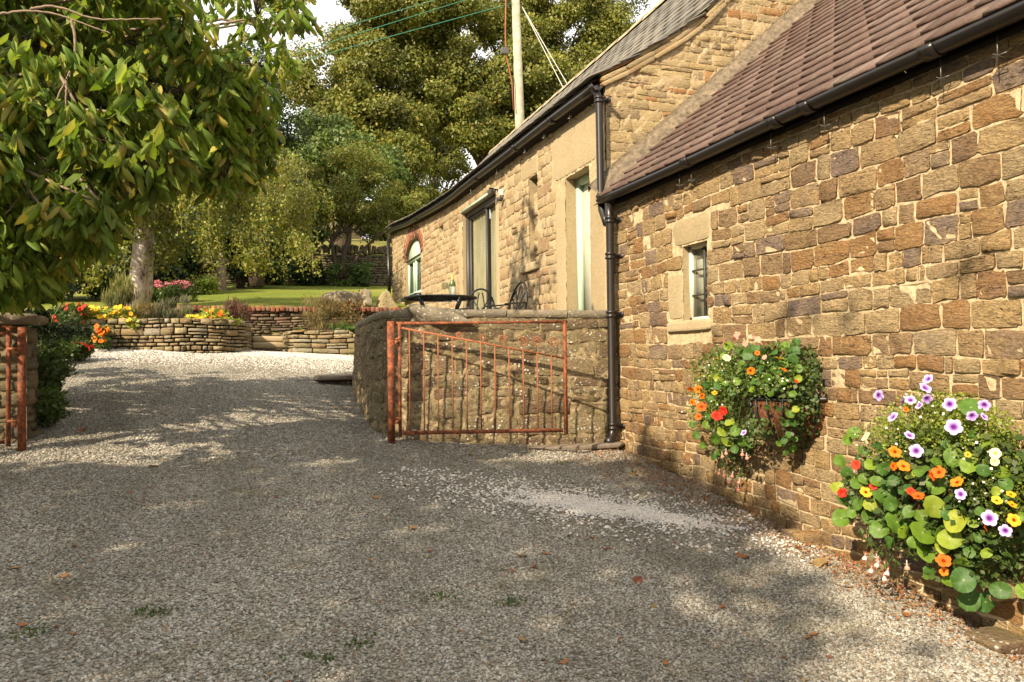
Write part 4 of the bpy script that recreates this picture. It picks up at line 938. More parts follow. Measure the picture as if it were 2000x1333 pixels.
tree('hawthorn', 'small many-stemmed hawthorn in front of the boundary wall with green and yellow leaves', hY(660, 545, 26.6), [cpx(640, 400, 26.8, 60, 60, 1.), cpx(720, 390, 26.8, 80, 55, 1.1), cpx(690, 330, 27, 70, 40, 1.), cpx(790, 400, 27.5, 45, 40, .8), cpx(600, 360, 27.2, 50, 40, .8), cpx(750, 440, 27, 50, 25, .8), cpx(610, 440, 26.6, 30, 30, .6)], .085, 36000, M['lf_hawthorn'], 5, .1, nb_=80, br=.5, limbs=20, shell=.3,
     stems=[(hY(660, 545, 26.6), hY(640, 440, 26.6), .08), (hY(664, 545, 26.6), hY(690, 430, 26.8), .09), (hY(668, 540, 26.6), hY(752, 450, 26.6), .06), (hY(634, 540, 26.6), hY(600, 420, 26.6), .06)])
tree('hawthorn', 'yellow green tree whose crown meets the far end of the barn roof', (6.6, 34, G(6.6, 34)), [cpx(800, 350, 33, 55, 50), cpx(760, 300, 33, 70, 50), cpx(845, 395, 33, 40, 35)], .14, 16000, M['lf_hawthorn'], 6, .15, nb_=45, br=.7, shell=.3)
tree('ash_tree', 'thin tree crown showing through the sky gap beside the barn roof', (10, 46, G(10, 46)), [cpx(895, 330, 45, 30, 30), cpx(870, 400, 45, 50, 40)], .2, 2600, M['lf_syc'], 7, .15, nb_=16, br=.8, shell=.2)
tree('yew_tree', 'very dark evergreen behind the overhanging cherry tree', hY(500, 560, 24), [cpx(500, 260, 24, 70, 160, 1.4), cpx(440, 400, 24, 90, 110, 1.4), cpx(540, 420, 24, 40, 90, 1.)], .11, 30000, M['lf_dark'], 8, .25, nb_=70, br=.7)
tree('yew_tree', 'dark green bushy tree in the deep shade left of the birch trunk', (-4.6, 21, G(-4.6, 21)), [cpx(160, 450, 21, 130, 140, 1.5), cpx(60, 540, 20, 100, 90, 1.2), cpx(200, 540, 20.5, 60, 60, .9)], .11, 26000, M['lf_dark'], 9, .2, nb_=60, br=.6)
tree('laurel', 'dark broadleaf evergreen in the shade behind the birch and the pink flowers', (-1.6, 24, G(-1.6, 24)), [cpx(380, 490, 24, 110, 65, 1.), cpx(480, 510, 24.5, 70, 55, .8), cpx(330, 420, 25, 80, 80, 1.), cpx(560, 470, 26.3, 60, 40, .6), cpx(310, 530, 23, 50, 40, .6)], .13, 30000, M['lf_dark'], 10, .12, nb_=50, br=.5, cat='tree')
# birch with hanging twigs
bb = hY(262, 602, 17.6); bt = thing('birch_tree', tuple(bb), 'twin-stemmed birch with white peeling bark and weeping yellow green leaves', 'tree')
rng = np.random.default_rng(20); tm = MB()
for pts, r in (([(258, 604), (266, 560), (272, 510), (276, 465), (282, 400), (290, 320)], .17), ([(281, 596), (287, 550), (291, 500), (293, 450), (300, 380), (312, 300)], .115)):
    P = np.array([hY(x, y, 17.6+.25*(r < .15)) for x, y in pts]); tm.tube(P, np.array([1.25, 1., .92, .86, .7, .5])*r, 12)
tm.build('trunk', M['birch'], bt, True)
brm = MB(); PL = []
BG = [(180, 400, 52), (205, 470, 40), (230, 350, 60), (300, 330, 60), (345, 400, 55), (380, 340, 60), (400, 450, 45), (330, 480, 30), (455, 380, 60), (490, 450, 48), (520, 380, 55), (560, 420, 50), (585, 470, 32), (430, 300, 60), (540, 320, 55), (170, 520, 26), (360, 290, 60), (600, 380, 40), (500, 500, 22), (270, 400, 40)]
for (bx, by, br_) in BG:
    Yb = 17.6+rng.uniform(-1.2, 1.5)
    for i in range(int(br_*.42)):
        cx = rng.normal(bx, br_*.42); cy0 = by-br_*.5+rng.uniform(0, br_*.7)+.012*(cx-bx)**2*.4; Y = Yb+rng.normal(0, .3); s0 = hY(cx, cy0, Y); ln = rng.uniform(.25, 1.)*br_/48
        if 240 < cx < 300 and cy0 > 420: continue
        k = 7; t = np.linspace(0, 1, k)[:, None]; sway = rng.normal(0, .14, 3)
        P = s0+t*np.array([0, 0, -ln])+np.sin(t*1.5)*sway*np.array([1, 1, 0]); brm.tube(P, np.linspace(.005, .002, k), 4, cap=False)
        m = rng.integers(60, 110); tt = rng.uniform(-.15, 1, m)[:, None]; PL.append(s0+tt*np.array([0, 0, -ln])+np.sin(tt*1.5)*sway*np.array([1, 1, 0])+rng.normal(0, .085, (m, 3)))
for i in range(16):
    e = hY(rng.uniform(170, 580), rng.uniform(290, 400), 17.6+rng.uniform(-1, 1.4)); s0 = hY(284+rng.uniform(-6, 10), rng.uniform(330, 440), 17.7); p, rr = limb(s0, e, .035, .008, rng); brm.tube(p, rr, 6)
brm.build('branches', M['twig'], bt, True)
leaves(np.concatenate(PL), .062, rng, axis=(0, 0, -1), ab=.45, wid=.75).build('crown', M['lf_birch'], bt)
# trunk stubs in the border
for (x, y0_, y1_, Y, r, lb) in ((434, 578, 540, 23.5, .14, 'reddish tree stem at the back of the lawn beside the lime shrub'), (470, 570, 530, 24.5, .13, 'grey tree stem in shade at the back edge of the lawn')):
    a = hY(x, y0_, Y); b = hY(x-4, y1_-60, Y); t_ = thing('tree_stem', tuple(a), lb, 'tree stem'); MB().tube([a-np.array([0, 0, .2]), a*.6+b*.4, b], [r*1.1, r*.9, r*.8], 10).build('trunk', M['bark'] if x > 450 else M['twig'], t_, True)
    P, D, _ = crown(b+np.array([0, 0, .4]), (.8, .7, .5), 10, .4, 1500, np.random.default_rng(int(x))); leaves(P, .1, np.random.default_rng(3), D).build('crown', M['lf_dark'], t_)

# ------------------------------------------------------------------ the cherry over the drive
ch = thing('cherry_tree', (-3.4, 7.6, float(gz(-3.4, 7.6))), 'cherry tree with long drooping leaves hanging over the left half of the drive', 'tree')
rng = np.random.default_rng(77); tb_ = np.array([-3.4, 7.6, -.6]); tm = MB(); tm.tube([tb_, tb_+(.1, -.05, 1.0), tb_+(.3, -.2, 2.1), tb_+(.6, -.4, 3.2)], [.19, .16, .14, .10], 12); tm.build('trunk', M['bark'], ch, True)
poly = [(-60, -60), (600, -60), (606, 40), (590, 130), (560, 180), (552, 260), (520, 330), (470, 370), (400, 350), (330, 350), (240, 395), (205, 440), (190, 480), (130, 520), (110, 560), (60, 575), (-60, 575)]
def inside(x, y, pl):
    c = False; j = len(pl)-1
    for i in range(len(pl)):
        xi, yi = pl[i]; xj, yj = pl[j]
        if (yi > y) != (yj > y) and x < (xj-xi)*(y-yi)/(yj-yi)+xi: c = not c
        j = i
    return c
def land(P):
    """where the sunlight passing a point comes down: picture position and which surface"""
    P = np.atleast_2d(P); d = np.array(SUN); tw_ = (XW-P[:, 0])/d[0]; W1 = P+d*tw_[:, None]
    tt_ = (7.0-P[:, 1])/d[1]; W2 = P+d*tt_[:, None]; t = (P[:, 2]+1.2)/-d[2]
    for _ in range(6): Q = P+d*t[:, None]; t = (P[:, 2]-gz(Q[:, 0], Q[:, 1]))/-d[2]
    Q = P+d*t[:, None]; kind = np.zeros(len(P), int)
    w1 = (tw_ < t) & (W1[:, 1] < 7.15); w3 = (tw_ < t) & (W1[:, 1] >= 7.15); w2 = (tt_ > 0) & (tt_ < t) & (tt_ < tw_) & (W2[:, 0] > 1.2) & (W2[:, 2] < .46)
    kind[w1 | w3] = 1; kind[w3] = 3; kind[w2] = 2; Q = np.where((kind == 1)[:, None] | (kind == 3)[:, None], W1, Q); Q = np.where(w2[:, None], W2, Q)
    x, y, dd = proj_np(Q); return np.where(dd > .3, x, -9999), np.where(dd > .3, y, -9999), kind, Q
LIT = [[(90, 676), (740, 676), (740, 718), (500, 733), (495, 704), (90, 706)], [(50, 742), (250, 745), (440, 739), (500, 710), (740, 700), (740, 720), (455, 739), (315, 756), (50, 782)], [(300, 832), (455, 813), (525, 778), (700, 762), (770, 785), (770, 818), (700, 814), (560, 819), (385, 838)],
       [(590, 905), (700, 895), (705, 920), (600, 930)], [(780, 1030), (910, 1015), (915, 1045), (790, 1055)], [(1270, 1180), (1340, 1130), (1490, 1140), (1530, 1200), (1400, 1250)], [(840, 880), (1240, 880), (1260, 905), (900, 905)],
       [(1640, 1130), (1800, 1180), (2100, 1300), (2100, 1500), (1500, 1500), (1560, 1330)]]
tips = []
while len(tips) < 2700:
    x, y = rng.uniform(-330, 620), rng.uniform(-240, 580)
    if not (inside(x, y, poly) or x < -60 or y < -60): continue
    if x > 560-120*rng.random() and y > 20 and rng.random() < .55: continue
    if 40 < x < 110 and 255 < y < 345 and rng.random() < .75: continue
    Y = rng.uniform(4.6, 8.8) if x < 380 else rng.uniform(5.2, 7.8)
    p_ = hY(x, y, Y); lx, ly, kd, Q_ = land(p_)
    if (y < -60 or x < -60) and rng.random() < .8: continue
    if kd[0] == 0 and any(inside(lx[0]+ox, ly[0]+oy, q) for q in LIT[:4] for ox, oy in ((0, 0), (-22, 0), (22, 0), (0, -7), (0, 7))): continue
    if kd[0] == 2: continue
    lx2, ly2, kd2, _q = land(p_+np.array([[.15, 0, 0], [-.1, 0, -.15], [.1, 0, .1]]))
    if (kd2 == 2).any(): continue
    if kd[0] == 3 and not (960 < lx[0] < 1040 and 380 < ly[0] < 620) and rng.random() < .9: continue
    if kd[0] == 1 and rng.random() < .9: continue
    tips.append(p_)
tips = np.array(tips); bmain = MB(); fork = np.array([tb_+(.3, -.2, 2.1), tb_+(.5, -.3, 2.8), tb_+(.15, -.1, 1.3), tb_+(.6, -.4, 3.2)])
ctr = tips[rng.choice(len(tips), 130, replace=False)]
for c in ctr:
    f = fork[rng.integers(4)]; p, rr = limb(f, c, .03, .007, rng, 9, .16); bmain.tube(p, rr, 7)
# some bare pale boughs near the top left
for pts in ([(-20, 30), (60, 20), (120, 30), (170, 50), (215, 65)], [(60, 18), (110, 10), (180, 40), (250, 38), (315, 38)], [(140, 40), (150, 90), (135, 150), (105, 200), (118, 235)], [(135, 150), (170, 140), (200, 130)], [(130, 160), (128, 215)], [(90, 330), (60, 360), (10, 420)], [(95, 325), (130, 318), (160, 312)], [(160, 345), (120, 345), (90, 335)]):
    P = np.array([hY(x, y, 5.0) for x, y in pts])
    for _ in range(3): P = np.concatenate([P[:1], np.stack([P[:-1]*.75+P[1:]*.25, P[:-1]*.25+P[1:]*.75], 1).reshape(-1, 3), P[-1:]])
    P[1:-1] += rng.normal(0, .0012, (len(P)-2, 3)); bmain.tube(P, np.linspace(.009, .003, len(P)), 6)
d_ = ((tips[:, None]-ctr[None])**2).sum(-1); near = ctr[d_.argmin(1)]; tw = MB()
for a, b in zip(near, tips):
    p, rr = limb(a, b, .0045, .002, rng, 5, .25); tw.tube(p, rr, 4, cap=False)
bmain.build('branches', M['twig'], ch, True); tag(tw.build('twigs', M['bark'], ch, True), kind='stuff')
LP = []; LA = []
for tp in tips:
    m = rng.integers(8, 14); off = rng.normal(0, .035, (m, 3)); LP.append(tp+off)
    a = unit(rng.normal(size=(m, 3))*np.array([1, 1, .35])); LA.append(unit(a*.7+np.array([0, 0, -.8])))
LP = np.concatenate(LP); LA = np.concatenate(LA)
dist = LP @ FW; xx, yy_, _ = proj_np(LP); order = np.argsort(dist+10*((xx < 0) | (xx > 640) | (yy_ < 0))); sel = np.zeros(len(LP), bool); sel[order[:280]] = True
lv = leaves(LP[~sel], .122, rng, nrm=np.array([-.2, -.3, .9]), nb=.35, axis=LA[~sel], ab=.9, wid=.15, six=True, var=.45, fold=.6); tag(lv.build('foliage', M['lf_cherry'], ch, True), kind='stuff')
lme = []
for k in range(4):
    q = leaves(np.zeros((1, 3)), .125, np.random.default_rng(k), nrm=np.array([[0, 0, 1.]]), nb=1., axis=np.array([[1., 0, 0]]), ab=1., wid=.125+.012*k, six=True, var=.05, fold=.6); lme.append(q.mesh('leaf', M['lf_cherry'], True))
for i in np.where(sel)[0]:
    a = Vector(LA[i]); nn = Vector((-.2, -.3, .9))+Vector(rng.normal(0, .5, 3)); b = nn.cross(a).normalized(); nn = a.cross(b)
    o = link('leaf', lme[i % 4], ch, local=True); s = rng.uniform(.8, 1.2)
    m = Matrix((a, b, nn)).transposed().to_4x4(); o.matrix_local = Matrix.Translation(Vector(LP[i])-ch.location) @ m @ Matrix.Scale(s, 4)

# ------------------------------------------------------------------ unseen hedge added to shade the drive, crown carved around the lit patches
rng = np.random.default_rng(5); hd = thing('shade_hedge', (-5.8, -1.5, -1.5), 'unseen leafy hedge left of the drive, its crown shaped to cast the shade', 'hedge')
def hedge_cloud(y0, y1, topf, x, thick, n, rng, zlo):
    y = rng.uniform(y0, y1, n); top = topf(y)+.25*np.sin(y*2.3)+.18*np.sin(y*5.1+1); z = zlo+(top-zlo)*rng.uniform(0, 1, n); xx = x+rng.uniform(-thick, thick, n)*np.clip(1.15-(z-zlo)/(top-zlo)*.5, .3, 1)
    return np.stack([xx, y, z], -1)
P = np.stack([rng.uniform(-6.4, -4.5, 60000), rng.uniform(-8., 3.6, 60000), rng.uniform(-1., 7.2, 60000)], -1)
lx, ly, kd, Q = land(P); wob_ = .16*np.sin(Q[:, 1]*4.1)+.12*np.sin(Q[:, 1]*9.7+1)
SM = [(1430, 330), (1600, 320), (1740, 520), (1640, 680), (1480, 650), (1560, 480)]
SMB = [(975, 400), (1020, 390), (1030, 600), (985, 600)]
keep = np.ones(len(P), bool); r_ = rng.random(len(P))  # leaves stay only where their shade is wanted
for i in range(len(P)):
    if kd[i] == 1: keep[i] = (Q[i, 2] < (-.86 if Q[i, 1] > 5.9 else -1.12)+.6*wob_[i] and Q[i, 1] > 4.5) or (inside(lx[i], ly[i], SM) and r_[i] < .13) or r_[i] < .003
    elif kd[i] == 2: keep[i] = False
    elif kd[i] == 3: keep[i] = (inside(lx[i], ly[i], SMB) and r_[i] < .7) or r_[i] < .008
    if keep[i] and kd[i] == 0 and any(inside(lx[i], ly[i], q) for q in LIT): keep[i] = r_[i] < .03
    if kd[i] == 0 and any(inside(lx[i], ly[i], q) for q in LIT[3:6]): keep[i] = r_[i] < .28
    if kd[i] == 0 and lx[i] > 1150 and ly[i] > 1000 and keep[i]: keep[i] = r_[i] < max(.18, 1-(lx[i]-1150)/650)*(.28 if any(inside(lx[i], ly[i], q) for q in LIT[5:6]) else 1)
    if kd[i] == 0 and Q[i, 0] > 3.0 and Q[i, 1] < 4.4: keep[i] = False
keep &= r_ < .78+(kd != 0)
for yp in (4.6, 5.5, 6.4, 7.5, 8.6):
    T65 = (yp-P[:, 1])/SUN[1]; W65 = P+np.array(SUN)*T65[:, None]; keep &= ~((W65[:, 0] > -4.2) & (W65[:, 0] < .8) & (W65[:, 2] > .25) & (W65[:, 2] < 4.5) & ~((yp < 6) & (W65[:, 2] < 1.)))
P = P[keep]
leaves(P, .17, rng, wid=.7).build('foliage', M['lf_shrub'], hd)
st_ = MB()
for y in np.linspace(-7, 2, 14): st_.tube([(-5.3, y, -1.6), (-5.2, y+.1, .9), (-5.35, y, 3.6)], [.07, .05, .02], 6)
st_.build('stems', M['bark'], hd, True)

# ================================================================== GARDEN
def dry_wall(name, label, path, zb, zt, ch, sw, mat, seed, joint=.012, nmax=300, minpx=6, bulge=.03, cat='wall', thick=.25, bd=0., batter=.03):
    path = np.array(path, float); c = path.mean(0); t = thing(name, (c[0], c[1], zb(0) if callable(zb) else zb), label, cat)
    f, cm = path_map(path, batter, 0.); Lg = cm[-1]; zb = zb if callable(zb) else const(zb); zt = zt if callable(zt) else const(zt)
    mortar(t, f, 0, Lg, zb, lambda u: zt(u)-.03, M['soil'], res=.12, d=-.06, amp=.01, name='core_face')
    masonry(t, f, 0, Lg, zb, zt, ch, sw, mat, joint=joint, bulge=bulge, rough=.01, nmax=nmax, minpx=minpx, seed=seed, wob=.012, base=-.01, depth=.1, jit=.07)
    return t, f, Lg
plan = [(-4.6, 11.9), (-3.9, 12.5), (-3.1, 13.0), (-2.3, 13.3), (-1.6, 13.15), (-1.0, 12.95), (-.45, 13.05), (-.16, 13.35), (-.04, 13.8), (-.02, 14.6), (0., 15.6), (0., 16.75)]
pz = lambda u: .70-.004*u
dry_wall('planter_wall', 'curved dry stone planter wall at the end of the drive under yellow flowers', plan, .05, pz, (.04, .135), (.08, .30), M['dry_stone'], 51, nmax=260, joint=.017)
sb = MB(); sb.add([(*p, .60) for p in np.array(plan)+np.array([-.03, .06])]+[(-5.5, 16.8, .62)], [tuple(range(len(plan)+1))]); tag(sb.build('planter_soil', M['soil']), kind='structure')
plan2 = [(.62, 16.7), (.60, 15.2), (.62, 14.2), (.72, 13.98), (1.1, 13.9), (1.8, 13.85), (3.4, 13.85)]
dry_wall('planter_wall', 'low squared stone planter wall right of the garden steps', plan2, .05, lambda u: .53 if u < 3.75 else .44, (.07, .11), (.2, .42), M['dry_stone'], 52, nmax=90)
sb = MB(); sb.add([(*p, .42) for p in plan2]+[(3.4, 16.8, .42)], [tuple(range(len(plan2)+1))]); tag(sb.build('planter_soil', M['soil']), kind='structure')
rw_ = [(-4.5, 16.85), (-1.2, 16.85), (.6, 16.85), (3.3, 16.85)]
rwt, fR, LR = dry_wall('retaining_wall', 'thin coursed dry stone retaining wall edged with red brick below the lawn', rw_, .2, 1.04, (.04, .075), (.12, .4), M['ret_stone'], 53, nmax=260, minpx=5, joint=.015)
x = -1.5; i = 0; rg = random.Random(2)
while x < 3.2:
    w_ = rg.uniform(.075, .11); rough_block((x+w_/2, 16.88+rg.uniform(-.02, .02), 1.085+rg.uniform(-.012, .012)), (w_-.012, .2, .11), i, 4, .003).build('brick', M['red_brick'], rwt, True); x += w_; i += 1
stp = thing('garden_steps', (.3, 15.6, .25), 'pale stone steps between the two planters leading to the lawn', 'steps')
for k, (y, z) in enumerate(((15.3, .29), (15.75, .42))): rough_block((.31, y+.25, z), (.62, .55, .12), k, 6, .003).build('tread', M['dressed'], stp, True)
# back boundary wall
bwz = lambda u: 2.35
dry_wall('boundary_wall', 'tall dark dry stone boundary wall behind the lawn topped with upright stones', [(-6, 27.3), (0, 27.4), (5, 27.4), (12, 27.5)], 2.2, lambda u: 3.62+.012*u, (.06, .12), (.15, .5), M['dark_dry'], 54, nmax=120, minpx=6)
bw = bpy.data.objects['boundary_wall']; x = -5.8; i = 0; cps = [rough_block((0, 0, 0), (.09, .34, .26), k, 4, .012).mesh('cope_stone', M['dark_dry'], True) for k in range(6)]
rest = MB()
while x < 11.8:
    w_ = rg.uniform(.07, .13); me = cps[i % 6]
    if 1.2 < x < 5.5:
        o = link('cope_stone', me, bw); o.location = Vector((x, 27.55, 3.78+.012*(x+6)))-bw.location; o.rotation_euler = (0, rg.uniform(-.2, .25), rg.uniform(-.1, .1)); o.scale = (1, 1, rg.uniform(.8, 1.3))
    x += w_; i += 1
for i in range(2):
    pass
bo = rough_block((2.0, 17.6, 1.31), (1.06, .7, .40), 61, 12, .035, taper=.12, rz=.1); o = bo.build('boulder', M['coping'], None, True); tag(o, 'long dark rounded boulder on the lawn edge above the brick edging', 'boulder'); recentre(o)
bo = rough_block((2.44, 17.5, 1.38), (.2, .5, .36), 62, 8, .02, taper=.3, rz=.3); o = bo.build('boulder', M['dry_stone'], None, True); tag(o, 'upright pale split stone leaning against the right end of the long boulder', 'boulder'); recentre(o)
bo = rough_block((2.93, 17.6, 1.30), (.62, .5, .50), 63, 9, .03, taper=.75); o = bo.build('boulder', M['dry_stone'], None, True); tag(o, 'pale pyramid shaped stone at the far corner of the barn', 'boulder'); recentre(o)

def shrub(name, label, cat, c, r, mat, n, size, seed, stems=12, axis=None, ab=.5, wid=.55, nb_=24, br=.25, flowers=None, group=None, shell=.4, stem_mat='stem', six=False):
    rng = np.random.default_rng(seed); c = np.array(c, float); t = thing(name, (c[0], c[1], c[2]-r[2]), label, cat, group)
    P, D, bc = crown(c, r, nb_, br, n, rng, shell); leaves(P, size, rng, D, .5, axis=axis, ab=ab, wid=wid, six=six).build('foliage', mat, t)
    sm = MB()
    for e in bc[:stems]:
        p, rr = limb((c[0]+rng.normal(0, r[0]*.15), c[1]+rng.normal(0, r[1]*.15), c[2]-r[2]-.03), e, .012, .004, rng, 5); sm.tube(p, rr, 5)
    sm.build('stems', M[stem_mat], t, True)
    if flowers:
        nf, fm, fs, thr = flowers; dirs = unit(rng.normal(size=(nf, 3))*np.array([1, .7, .4])+np.array([-.1, -.6, .8])); pos = c+dirs*np.array(r)*rng.uniform(.85, 1.1, (nf, 1))
        me = flower_me(fm, thr); 
        for p, d in zip(pos, dirs): put_flower('flower', me, t, p, d+rng.normal(0, .25, 3), fs*rng.uniform(.75, 1.2))
    return t
FM = {}
def flower_me(mat, style):
    key = (mat, style)
    if key in FM: return FM[key]
    out = []
    for v in range(3):
        rng = np.random.default_rng(v+7); mb = MB(); lobes = 5; k = 20; ths = np.linspace(0, 2*np.pi, k, endpoint=False)
        cut = {'petunia': .22, 'nast': .17, 'daisy': .5, 'cream': .08, 'cluster': .3}[style]; dp = {'petunia': .35, 'nast': .4, 'daisy': .1, 'cream': .45, 'cluster': .1}[style]
        lob = 1-cut*np.abs(np.sin(ths*lobes/2.))**3; lob = 1-cut*(1-np.abs(np.cos(ths*lobes/2.))**.6)+rng.normal(0, .02, k)
        V = [(0, 0, -dp)]
        for r_, z in ((.16, -dp*.75), (.36, -.12), (.72, 0.), (1., -.05)):
            for a, l in zip(ths, lob): V.append((r_*(l if r_ > .3 else 1)*math.cos(a), r_*(l if r_ > .3 else 1)*math.sin(a), z+(.06*math.sin(a*lobes+v) if r_ > .6 else 0)))
        Fs = [(0, 1+j, 1+(j+1) % k) for j in range(k)]
        for q in range(3): Fs += [(1+q*k+j, 1+(q+1)*k+j, 1+(q+1)*k+(j+1) % k, 1+q*k+(j+1) % k) for j in range(k)]
        out.append(mb.add(V, Fs).mesh('flower', M[mat], True))
    FM[key] = out; return out
TH = {}
def throat_me(mat):
    if mat not in TH:
        TH[mat] = MB().lathe([(.0, -.32), (.12, -.22), (.22, -.14), (.25, -.12)], n=10).mesh('throat', M[mat], True)
    return TH[mat]
FI = [0]
def put_flower(name, mes, parent, p, d, s, throat=None, roll_=None):
    FI[0] += 1; o = link(name, mes[FI[0] % len(mes)], parent, local=True); q = Vector(d).to_track_quat('Z', 'Y') if not isinstance(d, Vector) else d.to_track_quat('Z', 'Y')
    base = Vector((0, 0, 0)); pr_ = parent
    while pr_ is not None: base = base+pr_.location; pr_ = pr_.parent
    o.rotation_euler = (q @ Matrix.Rotation(FI[0]*1.3, 3, 'Z').to_quaternion()).to_euler(); o.location = Vector([float(v) for v in p])-base; o.scale = (s*(1+.1*math.sin(FI[0]*2.1)), s*(1+.1*math.sin(FI[0]*3.7)), s)
    if throat: c = link('throat', throat_me(throat), o, local=True); c.location = (0, 0, .02)
    return o
def cl(x, y, Y): return hY(x, y, Y)
shrub('sedum', 'pink flowering sedum clump on the lawn right of the birch trunk', 'flowering plant', cl(328, 575, 19.2), (.52, .35, .24), M['lf_shrub'], 1500, .09, 1, flowers=None)
t_ = bpy.data.objects['sedum']; rg2 = np.random.default_rng(8)
for i in range(26):
    p = cl(rg2.uniform(288, 368), 556+rg2.uniform(-7, 7), 19.1+rg2.uniform(-.2, .2)); q = leaves(p+rg2.normal(0, .035, (34, 3))*np.array([1, 1, .35]), .035, rg2, wid=.9); q.build('flower_head', M['p_pink'], t_)
shrub('lime_shrub', 'bright lime green bush at the back of the lawn', 'shrub', cl(403, 563, 22), (.36, .3, .27), M['lf_lime'], 1400, .08, 2)
shrub('bronze_shrub', 'brown tinted low plant between pink sedum and lime bush', 'shrub', cl(378, 568, 22), (.2, .2, .22), M['lf_bronze'], 600, .1, 3)
for i, (x, y, rx, m, lb) in enumerate(((560, 545, .6, 'lf_shrub', 'low mixed green planting at the foot of the boundary wall, left clump'), (610, 540, .5, 'lf_dark', 'dark green perennial clump under the hawthorn stems'), (668, 540, .45, 'lf_willow', 'grey green clump right of the hawthorn at the boundary wall'), (705, 540, .35, 'lf_shrub', 'bright green strap leaved clump at the right end of the border'), (515, 545, .5, 'lf_bronze', 'red brown leafy clump at the left end of the border'))):
    shrub('border_plant', lb, 'plant', cl(x, y, 26.6), (rx*1.15, .3, .44), M[m], 2600, .09, 30+i, br=.2)
shrub('ornamental_grass', 'tall tufted grass standing just left of the birch trunk', 'grass clump', cl(232, 590, 15.8), (.24, .2, .34), M['lf_grass'], 1600, .22, 4, axis=(0, 0, 1), ab=.75, wid=.06, br=.14)
# planter flowers
def drift(name, label, xs, ys, Y, n, fm, style, fs, throat, mat, ln, seed, group=None, size=.06, cat='flowering plant', rr=(.12, .12, .10)):
    rng = np.random.default_rng(seed); cx, cy = np.mean(xs), np.mean(ys); c = cl(cx, cy, Y); k = (c @ FW)/F_; r = (abs(xs[1]-xs[0])*k/2, .22, abs(ys[1]-ys[0])*k/2)
    t = thing(name, (c[0], c[1], c[2]-r[2]), label, cat, group); P = c+rng.uniform(-1, 1, (ln, 3))*np.array(r)*np.array([1, 1, .9]); leaves(P, size, rng, np.array([-.3, -.6, .7]), .4, wid=.8).build('foliage', mat, t)
    me = flower_me(fm, style)
    for i in range(n):
        p = c+np.array([rng.uniform(-1, 1)*r[0], -r[1]*rng.uniform(.3, 1.1), rng.uniform(-.6, 1.05)*r[2]]); put_flower('flower', me, t, p, np.array([-.3, -.8, .6])+rng.normal(0, .3, 3), fs*rng.uniform(.8, 1.25), throat)
    return t
drift('nasturtium', 'red orange nasturtium at the dark left end of the curved planter', (120, 172), (596, 622), 13.3, 16, 'p_red', 'nast', .045, None, M['lf_shrub'], 500, 61)
drift('nasturtium', 'orange and yellow nasturtium drift on top of the curved planter wall', (172, 262), (602, 636), 13.5, 42, 'p_yellow', 'nast', .042, None, M['lf_lime'], 700, 62)
drift('nasturtium', 'nasturtium trailing down the planter wall with orange flowers', (188, 212), (636, 682), 13.0, 14, 'p_orange', 'nast', .045, None, M['lf_shrub'], 500, 63)
drift('nasturtium', 'small pale yellow nasturtium on the planter wall below the birch', (252, 270), (622, 642), 13.3, 6, 'p_yellow', 'nast', .03, None, M['lf_lime'], 160, 64)
shrub('lavender', 'grey purple lavender bush in the middle of the curved planter', 'lavender', cl(345, 617, 13.7), (.42, .3, .2), M['lf_laven'], 2600, .11, 5, axis=(0, 0, 1), ab=.7, wid=.09, br=.12)
shrub('faded_grass', 'faded brownish wispy plant left of the lavender in the planter', 'plant', cl(290, 618, 13.6), (.3, .25, .14), M['lf_bronze'], 1300, .1, 6, axis=(0, 0, 1), ab=.6, wid=.1, br=.1)
drift('yellow_daisies', 'bright yellow flowers at the front of the curved planter', (368, 402), (617, 634), 13.3, 26, 'p_yellow', 'daisy', .028, None, M['lf_lime'], 260, 65)
drift('marigold', 'golden orange flowers right of the yellow ones in the planter', (398, 440), (604, 630), 13.5, 20, 'p_orange', 'daisy', .028, None, M['lf_lime'], 300, 66)
shrub('purple_plant', 'dark red purple upright plant at the right end of the curved planter', 'plant', cl(470, 612, 13.9), (.22, .2, .24), leaf_mat('dark_red_leaf', [(.08, .025, .03), (.13, .05, .045), (.1, .06, .03)], .3), 1200, .1, 7, axis=(0, 0, 1), ab=.6, wid=.12, br=.12)
shrub('lime_plant', 'small lime leaved plant on the rim at the right end of the curved planter', 'plant', cl(450, 630, 13.3), (.13, .1, .05), M['lf_lime'], 260, .06, 8, br=.06)
shrub('wispy_perennial', 'golden brown wispy perennial filling the right planter', 'plant', cl(640, 622, 14.6), (.48, .35, .30), M['lf_bronze'], 3600, .10, 9, axis=(0, 0, 1), ab=.6, wid=.09, br=.18)
shrub('leafy_plant', 'bright green broad leaved plant at the right of the right planter', 'plant', cl(672, 648, 14.3), (.24, .2, .13), M['lf_shrub'], 420, .12, 10, br=.1)
shrub('heuchera', 'dark maroon leaved plant on the rim of the right planter', 'plant', cl(656, 654, 14.05), (.15, .1, .06), leaf_mat('maroon_leaf', [(.07, .02, .025), (.1, .035, .035)], .2), 260, .07, 11, br=.06)
drift('yellow_poppy', 'single yellow flower at the left of the right planter', (582, 590), (640, 648), 14.1, 1, 'p_yellow', 'daisy', .05, None, M['lf_shrub'], 12, 67)
shrub('rust_shrub', 'rusty leaved low plant against the retaining wall below the boulder', 'plant', cl(665, 603, 16.4), (.4, .25, .14), leaf_mat('rusty_leaf', [(.3, .1, .04), (.22, .12, .05), (.14, .14, .04)], .3), 900, .07, 12, br=.1)
